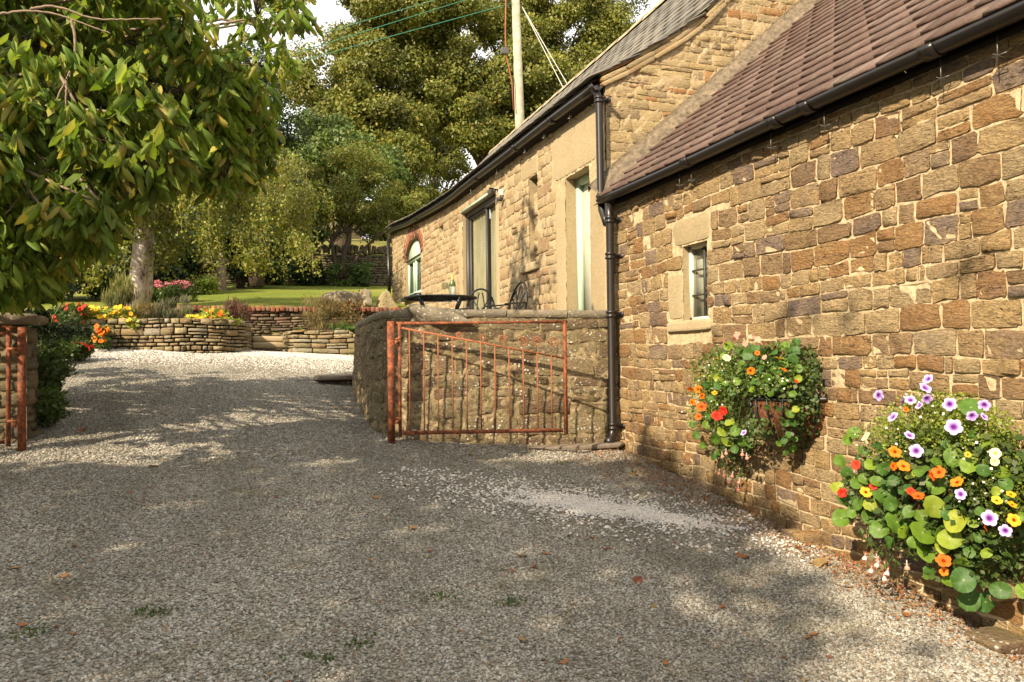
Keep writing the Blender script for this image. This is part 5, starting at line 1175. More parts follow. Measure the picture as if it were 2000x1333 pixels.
# shaded bed along the left of the drive
for i, (x, y, Y, r, m, lb, fl_) in enumerate((
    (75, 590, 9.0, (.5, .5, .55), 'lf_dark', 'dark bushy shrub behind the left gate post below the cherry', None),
    (95, 660, 10.2, (.38, .4, .42), 'lf_shrub', 'green shrub with small red flowers beside the drive on the left', (16, 'p_red', .035, 'nast')),
    (132, 683, 11.6, (.34, .3, .10), 'lf_shrub', 'low red tinted plant at the drive edge below the planter wall', (22, 'p_red', .03, 'nast')),
    (80, 735, 8.6, (.2, .3, .2), 'lf_shrub', 'dark leafy clump at the drive edge just behind the left gate post', None),
    (72, 795, 7.4, (.14, .25, .10), 'lf_shrub', 'low green weeds at the foot of the left gate post', None),
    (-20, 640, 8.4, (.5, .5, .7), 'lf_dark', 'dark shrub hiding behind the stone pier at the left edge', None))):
    shrub('shrub', lb, 'shrub', cl(x, y, Y), r, M[m], 4200, .05, 70+i, br=.13, flowers=fl_)
# far house
fh = thing('far_house', (6., 62, 8), 'distant grey roofed stone house glimpsed through the trees', 'house')
a = hY(560, 385, 62); b = hY(705, 385, 62); mb = MB(); zt_ = a[2]; mb.box(((a[0]+b[0])/2, 65, zt_-2.2), (b[0]-a[0], 6, 4.4)); mb.build('wall', M['barn_stone'], fh)
mb = MB(); x0, x1 = a[0]-.3, b[0]+.3; mb.add([(x0, 61.6, zt_-.1), (x1, 61.6, zt_-.1), (x1, 65, zt_+2.2), (x0, 65, zt_+2.2), (x0, 68.4, zt_-.1), (x1, 68.4, zt_-.1)], [(0, 1, 2, 3), (3, 2, 5, 4), (0, 3, 4), (1, 5, 2)]); mb.build('roof', plain('grey_far_slate', (.2, .2, .23), .5), fh)
for q in (.25, .5, .75): MB().box((a[0]+(b[0]-a[0])*q, 61.98, zt_-1.4), (.8, .06, 1.1)).build('window', M['interior'], fh)
rough_block((x0+1, 65, zt_+2.5), (.7, .7, 1.3), 1, 4, 0).build('chimney', M['barn_stone'], fh)
# pole and wires
pb = hY(1016, 262, 23); pt_ = hY(1007, -8, 23); pz_ = float(th(pb[0], 23)); po = thing('power_pole', (pb[0]+.06, 23, pz_), 'pale wooden power pole standing behind the barn roof', 'pole')
dv = (pt_-pb)/(pt_[2]-pb[2]); base_ = pb+dv*(pz_-pb[2]-.3); top_ = pt_+dv*.9
MB().tube([base_, (base_+top_)/2, top_], [.17, .155, .125], 14).build('shaft', M['pole'], po, True)
ca_ = pt_+dv*.05; mb = MB(); mb.bar(ca_+np.array([-.9, -.14, .12]), ca_+np.array([.9, -.14, .12]), .09, .09); mb.build('crossarm', M['galv'], po)
for dx_ in (-.8, -.3, .35, .8): MB().lathe([(0, 0), (.05, 0), (.06, .04), (.035, .07), (.055, .1), (.03, .15), (0, .16)], tuple(ca_+np.array([dx_, -.14, .17])), 10).build('insulator', M['white_plastic'], po, True)
q = hY(986, 100, 22.9); rough_block(tuple(q), (.26, .16, .22), 3, 4, 0).build('junction_box', M['galv'], po, True)
MB().tube([hY(988, 0, 22.9), hY(987, 60, 22.9), hY(988, 105, 22.9), hY(1000, 160, 22.85), hY(1003, 215, 22.85)], .022, 6).build('cable', M['rust_bar'], po, True)
def wire(p, q, sg, r, mat, label):
    t = np.linspace(0, 1, 24)[:, None]; P = p*(1-t)+q*t; P[:, 2] -= (4*sg*t*(1-t))[:, 0]; o = MB().tube(P, r, 5).build('overhead_wire', mat, None, True); tag(o, label, 'wire'); recentre(o)
A_ = ca_
for i, (x, y, lb, dx_) in enumerate(((655, 58, 'topmost green overhead wire running left from the power pole', -.8), (600, 97, 'middle green overhead wire running left from the power pole', -.3), (600, 116, 'lowest green overhead wire running left from the power pole', -.12))):
    p = A_+np.array([dx_, -.1, (.2, .15, -.35)[i]]); m_ = hY(x, y, 25.); e = p+(m_-p)*2.4; wire(p, e, .0, .012, M['green_wire'], lb)
p = hY(1020, 14, 22.9)
for i, (x, y, lb) in enumerate(((1102, 176, 'left one of two pale stay wires slanting down behind the barn roof'), (1110, 168, 'right one of two pale stay wires slanting down behind the barn roof'))):
    m_ = hY(x, y, 20.2); e = p+(m_-p)*1.25; wire(p, e, 0, .014, M['stay'], lb)

# ================================================================== TERRACE FURNITURE
tc_ = np.array([2.17, 9.05]); TB = thing('round_table', (tc_[0], tc_[1], 0), 'round black cast metal table on the terrace behind the wall', 'table')
tz_ = hY(858, 583, 9.05)[2]; R0 = .44
mb = MB(); mb.lathe([(R0-.03, -.012), (R0, -.012), (R0+.008, 0), (R0, .012), (R0-.03, .012), (R0-.03, -.012)], (tc_[0], tc_[1], tz_), 40); mb.build('rim', M['black_cast'], TB, True)
mb = MB()
for k in range(24):
    a = k*math.pi/12
    for sgn in (-1, 1):
        pts = [(tc_[0]+r*math.cos(a+sgn*(.9*(r/R0))), tc_[1]+r*math.sin(a+sgn*(.9*(r/R0))), tz_) for r in np.linspace(.05, R0-.02, 8)]; mb.tube(pts, .0065, 4)
for r in (.05, .16, .30): mb.tube([(tc_[0]+r*math.cos(a), tc_[1]+r*math.sin(a), tz_) for a in np.linspace(0, 2*math.pi, 28)], .008, 5, cap=False)
mb.build('lattice_top', M['black_cast'], TB)
for k in range(4):
    a = k*math.pi/2+.5; pts = [(tc_[0]+r*math.cos(a), tc_[1]+r*math.sin(a), z) for r, z in ((.34, tz_-.01), (.28, tz_-.12), (.20, tz_-.32), (.22, tz_-.5), (.34, .02))]
    MB().tube(pts, .016, 7).build('leg', M['black_cast'], TB, True)
mb = MB(); mb.tube([(tc_[0]+.21*math.cos(a), tc_[1]+.21*math.sin(a), tz_-.34) for a in np.linspace(0, 2*math.pi, 24)], .009, 5, cap=False)
for k in range(4):
    a = k*math.pi/2+.5; mb.tube([(tc_[0]+r*math.cos(a+w2), tc_[1]+r*math.sin(a+w2), tz_-.05-.16*math.sin(r*9)) for r, w2 in zip(np.linspace(.3, .05, 7), np.linspace(0, .6, 7))], .007, 5)
mb.build('stretcher', M['black_cast'], TB, True)
def chair(x, y, rz, label):
    t = thing('garden_chair', (x, y, 0), label, 'chair', 'cast metal chairs on the terrace'); t.rotation_euler = (0, 0, rz); sz = .43; hh = .93
    def L_(mb, nm): return mb.build(nm, M['black_cast'], t, True, local=True)
    mb = MB(); mb.tube([(.23*math.cos(a), .22*math.sin(a), sz) for a in np.linspace(0, 2*math.pi, 26)], .012, 6, cap=False)
    for k in range(-4, 5): xx = k*.048; hw = .21*math.sqrt(max(0, 1-(xx/.23)**2)); mb.tube([(xx, -hw, sz), (xx+.02, 0, sz-.006), (xx, hw, sz)], .006, 4)
    mb.tube([(-.2, -.05, sz), (0, 0, sz), (.2, .05, sz)], .006, 4); L_(mb, 'seat')
    mb = MB(); arch_ = [(.21*math.cos(a)*(1+.0*a), .20+.10*(max(0, math.sin(a))), sz+.02+(hh-sz)*max(0., math.sin(a))**.75) for a in np.linspace(0, math.pi, 22)]; mb.tube(arch_, .013, 7); L_(mb, 'back_frame')
    mb = MB()
    for (a0, c_, b0) in ((-.17, .10, .12), (.17, -.10, -.12), (-.08, .14, .18), (.08, -.14, -.18), (0, .08, .02), (0, -.08, -.02), (-.14, -.16, -.10), (.14, .16, .10)):
        pts = [(a0+(b0-a0)*t2+c_*math.sin(t2*math.pi)*.5, .20+.09*t2, sz+.02+(hh-sz-.05)*t2*math.sqrt(max(.1, 1-(b0*t2/.24)**2))) for t2 in np.linspace(0, 1, 9)]; mb.tube(pts, .009, 5)
    L_(mb, 'back_lattice')
    for sx in (-1, 1):
        mb = MB(); mb.tube([(sx*.21, .24, sz+.25), (sx*.255, .08, sz+.235), (sx*.26, -.10, sz+.22), (sx*.235, -.18, sz+.16), (sx*.2, -.15, sz)], .011, 6); L_(mb, 'armrest')
        for sy in (-1, 1): mb = MB(); mb.tube([(sx*.17, sy*.16, sz), (sx*.20, sy*.19, .25), (sx*.19, sy*.19, .1), (sx*.225, sy*.225, .0)], .012, 6); L_(mb, 'leg')
    return t
def at(x, y, X=None, Y=None): r = ray(x, y); return r*(Y/r[1]) if Y else r*(X/r[0])
c1 = at(930, 560, Y=10.0); chair(c1[0], 9.85, -.35, 'black cast metal chair behind the round table, back towards the barn')
c2 = at(985, 560, Y=9.3); chair(c2[0]-.12, 9.05, -1.35, 'black cast metal chair right of the table, seen from the side against the wall')
bz = tz_+.012
bp = at(884, 575, Y=9.0); bt_ = thing('wine_bottle', (bp[0], 9.0, bz), 'green wine bottle with pale label standing on the terrace table', 'bottle')
gm = plain('bottle_green', (.10, .14, .02), .1, .8, .02); gm2 = plain('gold_foil', (.5, .33, .05), .35, .6)
MB().lathe([(0, 0), (.036, 0), (.037, .01), (.037, .15), (.03, .185), (.014, .215), (.013, .24), (0, .24)], (bp[0], 9.0, bz), 16).build('glass_body', gm, bt_, True)
MB().lathe([(.0155, .205), (.0155, .275), (.0, .275)], (bp[0], 9.0, bz), 12).build('foil', gm2, bt_, True); MB().lathe([(.0378, .03), (.0378, .125)], (bp[0], 9.0, bz), 16).build('label', M['white_plastic'], bt_, True)
for i, (x, lb) in enumerate(((869, 'left wine glass on the terrace table'), (878, 'wine glass just left of the bottle on the terrace table'))):
    g_ = at(x, 575, Y=8.9+.08*i); o = thing('wine_glass', (g_[0], 8.9+.08*i, bz), lb, 'glass', 'wine glasses on the table')
    MB().lathe([(.03, 0), (.03, .003), (.004, .008), (.004, .07), (.02, .085), (.036, .12), (.034, .165), (.033, .165), (.034, .12), (.018, .088)], (g_[0], 8.9+.08*i, bz), 16).build('bowl_and_stem', M['glass'], o, True)

# ================================================================== FLOWER RACKS ON THE COTTAGE WALL
NL = []
for v in range(4):
    rng = np.random.default_rng(v); k = 18; a_ = np.linspace(0, 2*np.pi, k, endpoint=False); V = [(0, 0, -.10)]
    w_ = 1+.04*np.cos(a_*9+v)+.07*np.cos(a_*2+v)+rng.normal(0, .02, k)
    for r_, z in ((.5, -.02), (.86, .03), (1., 0.)):
        for a, l in zip(a_, w_): V.append((r_*l*math.cos(a), r_*l*math.sin(a), z+r_*r_*(.17*math.sin(2*a+v)+.09*math.sin(3*a+v*2))))
    Fs = [(0, 1+j, 1+(j+1) % k) for j in range(k)]
    for q in range(2): Fs += [(1+q*k+j, 1+(q+1)*k+j, 1+(q+1)*k+(j+1) % k, 1+q*k+(j+1) % k) for j in range(k)]
    NL.append(MB().add(V, Fs).mesh('leaf', M['lf_nast'], True))
def rack(cy, zt, wd, dep, ht, label):
    """half-basket of iron straps with a coir liner, hooked to the wall"""
    t = thing('wall_flower_rack', (XW, cy, zt-ht), label, 'hanging basket', 'flower racks on the cottage wall')
    A = np.linspace(0, math.pi, 15); prof_ = [(1., 0.), (.97, -.3), (.86, -.6), (.62, -.85), (.28, -1.)]
    P = np.array([[(XW-.015-dep*.96*k*math.sin(a), cy+wd/2*.97*k*math.cos(a), zt+ht*z) for k, z in prof_] for a in A])
    MB().grid(P).build('coir_liner', M['terracotta'], t, True)
    MB().tube([(XW-.012-dep*math.sin(a), cy+wd/2*math.cos(a), zt) for a in A], .008, 6).build('rim', M['black_cast'], t, True)
    for a in np.linspace(.25, math.pi-.25, 8):
        MB().tube([(XW-.012-(dep+.006)*k*math.sin(a), cy+(wd/2+.006)*k*math.cos(a), zt+ht*z) for k, z in prof_], .007, 5).build('strap', M['black_cast'], t, True)
    MB().bar((XW-.012, cy-wd/2, zt), (XW-.012, cy+wd/2, zt), .012, .03).build('back_bar', M['black_cast'], t)
    S = np.linspace(0, 1, 5); P = np.array([[(XW-.02-dep*.9*s*math.sin(a), cy+wd/2*.9*math.cos(a)*(s*.5+.5), zt-.03) for s in S] for a in A]); MB().grid(P).build('compost', M['soil'], t, True)
    return t
def bulge(x, y, cx, cy, rx, ry, near, far):
    q = max(0., 1-((x-cx)/rx)**2-((y-cy)/ry)**2); return XW-near-(far-near)*math.sqrt(q)
VIEW = Vector((-.75, -.75, .45))
def facing(rng, sd_=.45): v = VIEW+Vector(rng.normal(0, sd_, 3)); return v.normalized()
def planting(pref, B, leafs, flowers, masses, tag_txt, seed, core):
    rng = np.random.default_rng(seed); pos = lambda x, y, o=0.: at(x, y, X=bulge(x, y, *B)-o)
    nt_ = thing('nasturtium', tuple(pos(B[0], B[1]+40)), 'nasturtium with round green leaves and orange flowers in '+tag_txt, 'flowering plant')
    pt__ = thing('petunia', tuple(pos(B[0], B[1]-60)), pref[0]+' in '+tag_txt, 'flowering plant')
    fc = thing('fuchsia', tuple(pos(*core[0][:2])), pref[1]+' '+tag_txt, 'flowering plant'); st = MB()
    root = np.array([XW-.15, pos(B[0], B[1])[1], pos(B[0], B[1])[2]])
    def stem(p, mbx, r=.0016):
        m_ = root+(p-root)*.55+np.array([-.05, 0, .06])+rng.normal(0, .02, 3); mbx.tube([root*.5+m_*.5, m_, p-np.array([-.01, 0, .004])], r, 4, cap=False)
    for (x, y, r) in leafs:
        p = pos(x, y, rng.uniform(-.01, .04)); k = (p @ FW)/F_; o = link('leaf', NL[rng.integers(4)], nt_, local=True); o.location = Vector(p)-nt_.location
        o.rotation_euler = facing(rng, .42).to_track_quat('Z', 'Y').to_euler(); s = r*k*1.08; o.scale = (s, s, s); o.rotation_euler.rotate_axis('Z', rng.uniform(0, 6)); stem(p, st)
    for (x, y, r, kind) in flowers:
        p = pos(x, y, .05); k = (p @ FW)/F_; s = r*k*(.92 if r > 10 else 1.12); d = facing(rng, .38 if r > 12 else .6)
        if kind in 'oyrk':
            m_ = {'o': 'p_orange', 'y': 'p_yellow', 'r': 'p_red', 'k': 'p_salmon'}[kind]; put_flower('flower', flower_me(m_, 'nast' if kind != 'k' else 'cluster'), nt_ if kind != 'k' else pt__, p, d, s, 'p_othroat' if kind in 'oy' else None)
        elif kind == 'l': put_flower('flower', flower_me('p_lilac', 'petunia'), pt__, p, d, s)
        elif kind == 'c': put_flower('flower', flower_me('p_cream', 'cream'), pt__, p, d, s, 'p_ythroat')
        stem(p, st)
    st.build('stems', M['stem'], nt_, True)
    # fuchsia flowers: sepals over a skirt, hanging
    fmb = MB()
    for (x, y, kind) in core:
        p = pos(x, y, .02); g = link('flower', FU[kind], fc, local=True); g.location = Vector(p)-fc.location; g.rotation_euler = (rng.normal(0, .25), rng.normal(0, .25), rng.uniform(0, 6)); g.scale = (.7, .7, .75)
        a = p+np.array([.04, .01, .06]); fmb.tube([a+np.array([.05, 0, .06]), a, p+np.array([0, 0, .02])], .0018, 4, cap=False)
        leaves(a+rng.normal(0, .025, (9, 3)), .035, rng, wid=.5, mb=fmb)
    fmb.build('foliage', M['lf_shrub'], fc)
    for (nm, lb, pts, n, size, mat, wid, sprd) in masses:
        t = thing(nm, tuple(pos(*pts[0][:2])), lb+' in '+tag_txt, 'plant'); mb = MB()
        tot = sum(q[2]*q[3] for q in pts); 
        for (x, y, rx, ry) in pts:
            m_ = int(n*rx*ry/tot); ang_ = rng.uniform(0, 2*np.pi, m_); rr = np.sqrt(rng.uniform(0, 1, m_)); X_ = x+rx*rr*np.cos(ang_); Y_ = y+ry*rr*np.sin(ang_)
            P = np.array([pos(a, b, 0.) for a, b in zip(X_, Y_)]); P[:, 0] += rng.uniform(-.02, sprd, m_); leaves(P, size, rng, np.array([-.6, -.55, .5]), .45, wid=wid, mb=mb)
        mb.build('foliage', mat, t)
        if nm == 'bacopa':
            fm_ = MB()
            for (x, y, rx, ry) in pts:
                ang_ = rng.uniform(0, 2*np.pi, 9); rr = np.sqrt(rng.uniform(0, 1, 9)); P = np.array([pos(a, b, .03) for a, b in zip(x+rx*rr*np.cos(ang_), y+ry*rr*np.sin(ang_))]); P[:, 0] += rng.uniform(-.03, .03, 9)
                leaves(P, .012, rng, np.array([-.6, -.6, .4]), .8, wid=1.1, mb=fm_)
            tag(fm_.build('tiny_flowers', M['p_white'], t), kind='stuff')
FU = {}
for kn, a_m, b_m in (('w', 'p_white', 'p_salmon'), ('r', 'p_red', 'p_white')):
    mb = MB(); mb.lathe([(.004, 0), (.006, -.02), (.018, -.035), (.02, -.05), (.013, -.052)], n=10, mi=1)
    for k in range(4): a = k*math.pi/2; c, s = math.cos(a), math.sin(a); mb.add([(c*.004-s*.006, s*.004+c*.006, -.018), (c*.004+s*.006, s*.004-c*.006, -.018), (c*.04, s*.04, -.008)], [(0, 1, 2)])
    mb.lathe([(.003, .012), (.0045, -.005), (.006, -.02)], n=8)
    for k in range(4): a = k*1.7; mb.tube([(0, 0, -.04), (.004*math.cos(a), .004*math.sin(a), -.075)], .0008, 3)
    FU[kn] = mb.mesh('flower', [M[a_m], M[b_m]], True)
n_y = at(1810, 950, X=3.3)[1]; n_z = at(1810, 940, X=3.3)[2]
rack(n_y-.02, n_z+.02, .72, .30, .30, 'nearest flower rack on the cottage wall, overflowing with lilac petunias and big round leaves')
f_c = at(1478, 768, X=3.2); rack(f_c[1]-.02, f_c[2]-.04, .62, .27, .30, 'further flower rack below the small window, brown coir liner showing through its straps')
LF1 = [(1863, 893, 18), (1893, 908, 17), (1830, 946, 19), (1825, 990, 20), (1866, 1018, 22), (1803, 1040, 24), (1753, 1020, 22), (1855, 1053, 20), (1811, 1081, 18), (1717, 1034, 17), (1726, 963, 20), (1676, 985, 12), (1643, 1012, 17), (1635, 952, 12), (1728, 916, 13), (1800, 919, 16), (1701, 908, 12), (1767, 957, 12), (1800, 1007, 13), (1882, 1133, 22), (1893, 1172, 20), (1926, 1177, 20), (1954, 1153, 17), (1877, 1098, 13), (1855, 1136, 13), (1893, 1078, 11), (1926, 1081, 10), (1957, 924, 12), (1965, 946, 13), (1921, 919, 12), (1896, 795, 20), (1998, 1155, 14), (1650, 975, 14), (1672, 945, 11), (1690, 935, 12), (1665, 1000, 12), (1700, 985, 13), (1740, 985, 13), (1695, 1010, 12), (1775, 1000, 12), (1745, 940, 11), (1780, 930, 11), (1712, 940, 11), (1900, 1020, 11), (1915, 1000, 10), (1935, 1040, 11), (1910, 1050, 10), (1655, 860, 10), (1668, 845, 12), (1640, 900, 12), (1655, 925, 12), (1840, 1070, 12), (1875, 1060, 10), (1786, 1060, 12), (1736, 1060, 11), (1970, 975, 10), (1945, 960, 9), (1880, 985, 12), (1840, 1040, 13), (1765, 1040, 12), (1942, 1003, 9), (1866, 925, 13), (1850, 868, 10), (1815, 1115, 10), (1810, 1125, 7), (1852, 1005, 12), (1925, 870, 10), (1900, 850, 9), (1686, 880, 9), (1716, 870, 8), (1830, 905, 12), (1990, 1010, 9), (1968, 1085, 8)]
FL1 = [(1855, 790, 16, 'l'), (1863, 834, 17, 'l'), (1743, 814, 14, 'l'), (1717, 773, 12, 'l'), (1808, 757, 14, 'l'), (1812, 740, 10, 'l'), (1762, 784, 11, 'l'), (1778, 781, 10, 'l'), (1811, 780, 12, 'l'), (1795, 792, 9, 'l'), (1899, 813, 12, 'l'), (1922, 792, 13, 'l'), (1923, 814, 11, 'l'), (1789, 881, 14, 'l'), (1777, 850, 12, 'l'), (1876, 965, 13, 'l'), (1933, 1012, 17, 'l'), (1963, 1037, 14, 'l'),
       (1748, 883, 13, 'o'), (1765, 910, 14, 'o'), (1833, 922, 14, 'o'), (1868, 941, 15, 'o'), (1793, 968, 10, 'o'), (1843, 1095, 15, 'o'), (1844, 1117, 11, 'o'), (1645, 963, 8, 'r'), (1671, 908, 9, 'r'), (1706, 949, 8, 'r'), (1746, 911, 7, 'o'), (1820, 930, 10, 'o'), (1691, 961, 12, 'y'), (1980, 1016, 14, 'y'), (1947, 977, 9, 'y'), (1978, 985, 9, 'y'), (1975, 965, 8, 'y'), (1925, 1030, 8, 'o'), (1777, 960, 8, 'o'), (1690, 853, 11, 'c'), (1944, 886, 12, 'c'), (1943, 902, 8, 'c'), (1780, 960, 7, 'r'), (1890, 888, 6, 'y'), (1770, 800, 5, 'o')]
B1 = (1815, 960, 215, 260, .13, .42)
planting(('lilac petunias with dark purple throats above fine green foliage', 'red and white fuchsia at the bottom left of'), B1, LF1, FL1,
         [('bacopa', 'fine leaved bright green foliage with tiny flowers', [(1790, 830, 90, 50), (1870, 850, 70, 55), (1720, 860, 60, 45), (1900, 920, 50, 70), (1800, 790, 60, 25), (1940, 960, 40, 70)], 9500, .017, M['lf_lobelia'] if 'lf_lobelia' in M else M['lf_shrub2'] if 'lf_shrub2' in M else M['lf_lime'], .6, .22),
          ('trailing_foliage', 'dense dark green underleaves', [(1800, 960, 150, 130), (1700, 960, 60, 70), (1860, 1050, 90, 60), (1930, 960, 45, 110), (1880, 1110, 60, 40)], 5200, .035, M['lf_shrub'], .8, .30)],
         'the nearest wall rack', 91, [(1691, 1081, 'r'), (1717, 1095, 'r'), (1726, 1120, 'r'), (1703, 1105, 'r'), (1771, 1098, 'w'), (1712, 1085, 'w'), (1735, 1110, 'r')])
LF2 = [(1462, 692, 12), (1479, 701, 8), (1423, 676, 10), (1443, 684, 10), (1496, 686, 10), (1532, 676, 10), (1551, 684, 10), (1549, 702, 10), (1532, 708, 9), (1516, 722, 11), (1494, 712, 10), (1402, 738, 8), (1402, 754, 8), (1382, 752, 8), (1412, 842, 11), (1436, 842, 10), (1398, 857, 11), (1420, 862, 11), (1549, 826, 8), (1534, 826, 8), (1543, 809, 8), (1554, 800, 7), (1531, 861, 7), (1521, 867, 6), (1549, 876, 7), (1395, 890, 9), (1465, 868, 7), (1450, 866, 8), (1510, 690, 9), (1476, 680, 7), (1560, 720, 8), (1555, 668, 8), (1415, 695, 8), (1432, 700, 8), (1360, 850, 8), (1352, 830, 6), (1372, 870, 7), (1560, 740, 7), (1548, 770, 7), (1540, 850, 6), (1385, 815, 8), (1390, 780, 8), (1425, 825, 9), (1408, 885, 7), (1435, 878, 8), (1505, 770, 6), (1517, 760, 6), (1490, 765, 6), (1552, 858, 6), (1535, 885, 6), (1498, 795, 5), (1520, 800, 5), (1477, 745, 8), (1417, 749, 6), (1450, 715, 9), (1440, 745, 8), (1500, 740, 9), (1468, 760, 7), (1490, 722, 8), (1530, 745, 8), (1380, 830, 8), (1428, 765, 8), (1412, 725, 7), (1453, 690, 8)]
FL2 = [(1375, 720, 8, 'c'), (1420, 699, 8, 'c'), (1467, 725, 8, 'o'), (1532, 722, 6, 'o'), (1522, 699, 9, 'y'), (1348, 761, 7, 'o'), (1364, 761, 7, 'o'), (1372, 774, 6, 'o'), (1353, 786, 7, 'o'), (1370, 794, 9, 'o'), (1364, 814, 7, 'o'), (1396, 767, 6, 'y'), (1399, 700, 7, 'y'), (1412, 803, 11, 'r'), (1401, 812, 10, 'r'), (1479, 690, 5, 'o'), (1440, 655, 7, 'k'), (1433, 662, 6, 'k'), (1448, 658, 6, 'k'), (1414, 666, 6, 'k'), (1474, 660, 6, 'k'), (1481, 663, 6, 'k'), (1455, 672, 6, 'k'), (1466, 658, 5, 'k'), (1493, 698, 5, 'k'), (1452, 845, 7, 'l'), (1556, 745, 4, 'r')]
B2 = (1462, 770, 125, 140, .10, .34)
planting(('cream petunias and salmon pelargonium heads', 'pale pink and white fuchsia trailing below'), B2, LF2, FL2,
         [('bacopa', 'fine leaved green foliage', [(1385, 725, 45, 30), (1440, 735, 60, 30), (1500, 735, 55, 30), (1355, 790, 20, 50), (1390, 780, 30, 60)], 5200, .016, M['lf_lime'], .6, .16),
          ('trailing_foliage', 'dark green leaves spilling over the rim', [(1430, 720, 80, 45), (1510, 715, 50, 45), (1460, 745, 70, 30), (1385, 790, 35, 50), (1410, 860, 30, 40), (1545, 800, 16, 90), (1470, 840, 30, 25)], 5200, .03, M['lf_shrub'], .8, .2)],
         'the further wall rack', 92, [(1410, 885, 'w'), (1458, 887, 'w'), (1414, 922, 'w'), (1431, 923, 'w'), (1445, 935, 'w'), (1442, 950, 'w'), (1450, 880, 'w'), (1418, 878, 'w'), (1405, 918, 'w'), (1423, 935, 'w')])

# ================================================================== SMALL THINGS ON THE DRIVE
rng = np.random.default_rng(66); LM = []
for v in range(5):
    n_ = 10; t = np.linspace(0, 1, n_); w_ = .32*np.sin(t*math.pi)**.8; V = []
    for a, b in zip(t, w_): V += [(a-.5, -b, .12*math.sin(a*4+v)), (a-.5, 0, -.06), (a-.5, b, .10*math.cos(a*3+v))]
    Fs = []
    for i in range(n_-1): Fs += [(i*3, i*3+1, i*3+4, i*3+3), (i*3+1, i*3+2, i*3+5, i*3+4)]
    LM.append(MB().add(V, Fs).mesh('fallen_leaf', M['dead_leaf'], True))
def gpt(x, y):
    r = ray(x, y); t = 1.
    while t < 40:
        p = r*t
        if p[2] < float(gz(p[0], p[1])): return p
        t += .01
spots = [(300, 914, 11), (157, 845, 11), (806, 1036, 9), (1450, 1089, 16), (1022, 1253, 13), (1040, 1110, 14), (1300, 1300, 8), (1575, 1250, 10), (1590, 1245, 9), (1410, 1190, 9), (1430, 1195, 7), (1066, 1085, 8), (1246, 1139, 14), (1275, 1190, 8), (840, 1080, 6), (570, 785, 6), (655, 800, 6), (675, 800, 5), (920, 890, 8), (145, 1070, 8), (125, 1130, 8), (30, 1115, 10), (45, 1228, 11), (110, 1232, 8), (145, 1245, 7), (182, 1100, 6), (1655, 1150, 10), (1770, 1205, 12), (1690, 1160, 6), (1532, 1290, 7), (1110, 1050, 7), (1160, 1055, 8), (1185, 1075, 8), (1215, 1000, 7), (1100, 1300, 12), (1210, 1255, 7), (735, 975, 9), (790, 950, 6), (1000, 1120, 8), (985, 1115, 7), (540, 975, 6), (620, 985, 6), (375, 1125, 7), (370, 1025, 5), (1020, 1090, 10), (1620, 1290, 6), (1760, 985, 8), (1560, 1075, 9), (1390, 965, 7), (1240, 930, 7), (1480, 985, 8), (1330, 960, 6), (480, 850, 5), (560, 860, 5), (760, 1200, 7), (900, 1240, 6)]
for (x, y, r) in spots:
    p = gpt(x, y)
    if p is None: continue
    k = (p @ FW)/F_; o = link('fallen_leaf', LM[rng.integers(5)]); o.location = (p[0], p[1], float(gz(p[0], p[1]))+.014); s = r*k*2.1; o.scale = (s, s, s*.8)
    o.rotation_euler = (rng.normal(0, .18), rng.normal(0, .18), rng.uniform(0, 6.28)); tag(o, 'small dry brown leaf fallen on the gravel drive', 'leaf', 'fallen leaves on the gravel')
# scraps too many to count along the foot of the wall
n_ = 4200; yy = rng.uniform(2.3, 6.95, n_); xx = 3.47-np.abs(rng.normal(0, .16+.09*np.clip(yy-3.5, 0, 3), n_)); P = np.stack([xx, yy, gz(xx, yy)+.012], -1)
xx2 = rng.uniform(-1., 3.4, 500); yy2 = rng.uniform(2.6, 9, 500); P = np.concatenate([P, np.stack([xx2, yy2, gz(xx2, yy2)+.012], -1)])
tag(leaves(P, .019, rng, np.array([0, 0, 1.]), .85, wid=.7).build('leaf_litter', M['dead_leaf']), kind='stuff')
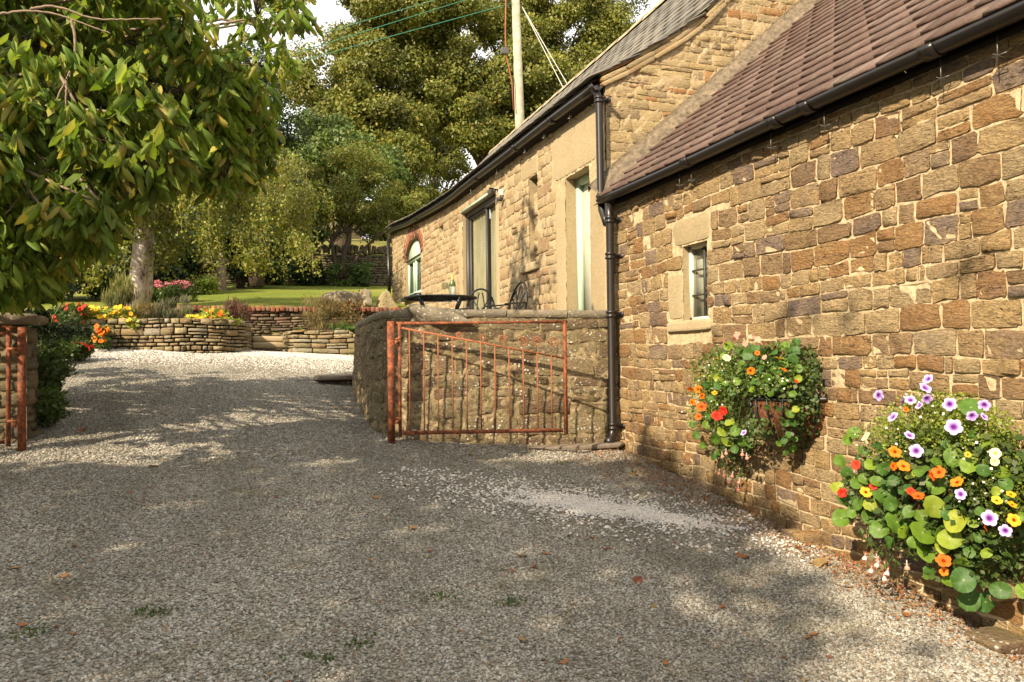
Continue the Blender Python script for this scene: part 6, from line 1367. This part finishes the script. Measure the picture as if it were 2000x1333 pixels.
# the big curled leaf
p = gpt(1600, 1105); V = []; k_ = 22
for i in range(k_):
    a = i/k_*2*math.pi; r_ = .5+.28*abs(math.cos(2.5*a))**1.5; V.append((r_*math.cos(a), r_*math.sin(a), .10*math.sin(a*3)+.12*r_))
mb = MB().add([(0, 0, 0)]+V, [(0, 1+i, 1+(i+1) % k_) for i in range(k_)]); mb.tube([(-.5, 0, .05), (-1.0, .1, .1)], .015, 4)
o = link('maple_leaf', mb.mesh('maple_leaf', M['dead_leaf'], True)); o.location = (p[0], p[1], float(gz(p[0], p[1]))+.012); o.scale = (.10, .07, .10); o.rotation_euler = (.1, -.1, .3); tag(o, 'largest orange brown lobed leaf lying on the gravel near the nearest flower rack', 'leaf')
for i, (x, y, sz_, lb) in enumerate(((1690, 1050, (.16, .11, .09), 'brown rough stone lying at the wall foot left of the nearest flower rack'), (1625, 1040, (.13, .1, .05), 'flat grey brown stone in the litter at the wall foot'), (1985, 1255, (.3, .2, .06), 'mossy footing stone at the bottom right corner of the wall'), (1960, 1140, (.24, .12, .12), 'pinkish stone jutting from the wall foot under the nearest rack'))):
    p = gpt(x, y); p = p if p is not None else at(x, y, X=3.4); q = (min(p[0], 3.44), p[1], float(gz(p[0], p[1]))+sz_[2]*.3) if i < 3 else tuple(at(x, y, X=3.46))
    o = rough_block(q, sz_, 80+i, 7, .012).build('stone', M['ter_stone'] if i == 2 else M['cot_stone'], None, True); tag(o, lb, 'stone'); recentre(o)
p = hX(1120, 878, 2.9); o = rough_block((2.95, 6.86, float(gz(2.95, 6.86))+.01), (1.0, .22, .05), 90, 6, .005).build('kerb_slab', M['slab'], None, True); tag(o, 'thin slab set at the foot of the terrace wall under the downpipe', 'slab'); recentre(o)
# trees and hedgerow further up the hill
for i, (x, y, Y, rx, ry, m, lb) in enumerate(((600, 400, 48, 60, 40, 'lf_hawthorn', 'far hedgerow tree left of the hawthorn on the hillside'), (760, 430, 50, 70, 34, 'lf_hawthorn', 'far yellowing hedgerow tree above the boundary wall beside the barn'), (850, 300, 52, 60, 50, 'lf_syc', 'far olive tree in the gap between the sycamores and the barn roof'), (450, 330, 45, 110, 90, 'lf_willow', 'far green tree behind the birch crown'), (250, 380, 44, 130, 90, 'lf_willow', 'far tree mass behind the birch at the left'), (760, 290, 44, 90, 50, 'lf_syc', 'low sycamore boughs behind the hawthorn tree'))):
    c = hY(x, y, Y); tree('hillside_tree', lb, (c[0], Y, G(c[0], Y)), [cpx(x, y, Y, rx, ry)], .24, 9000, M[m], 120+i, .15, nb_=36, br=.9)
# moss and small weeds between the chips: too many to count
wp = np.concatenate([np.array(gpt(x, y))+rng.normal(0, .05, (60, 3))*np.array([1, .5, 0]) for x, y in ((860, 1170), (1000, 1180), (60, 1240), (700, 1260), (1240, 925), (1420, 990), (620, 1290), (300, 1200), (1100, 905)) if gpt(x, y) is not None])
wp[:, 2] = gz(wp[:, 0], wp[:, 1])+.004
tag(leaves(wp, .02, rng, np.array([0, 0, 1.]), .4, axis=(0, 0, 1), ab=.4, wid=.5).build('tiny_weeds', M['lf_shrub']), kind='stuff')
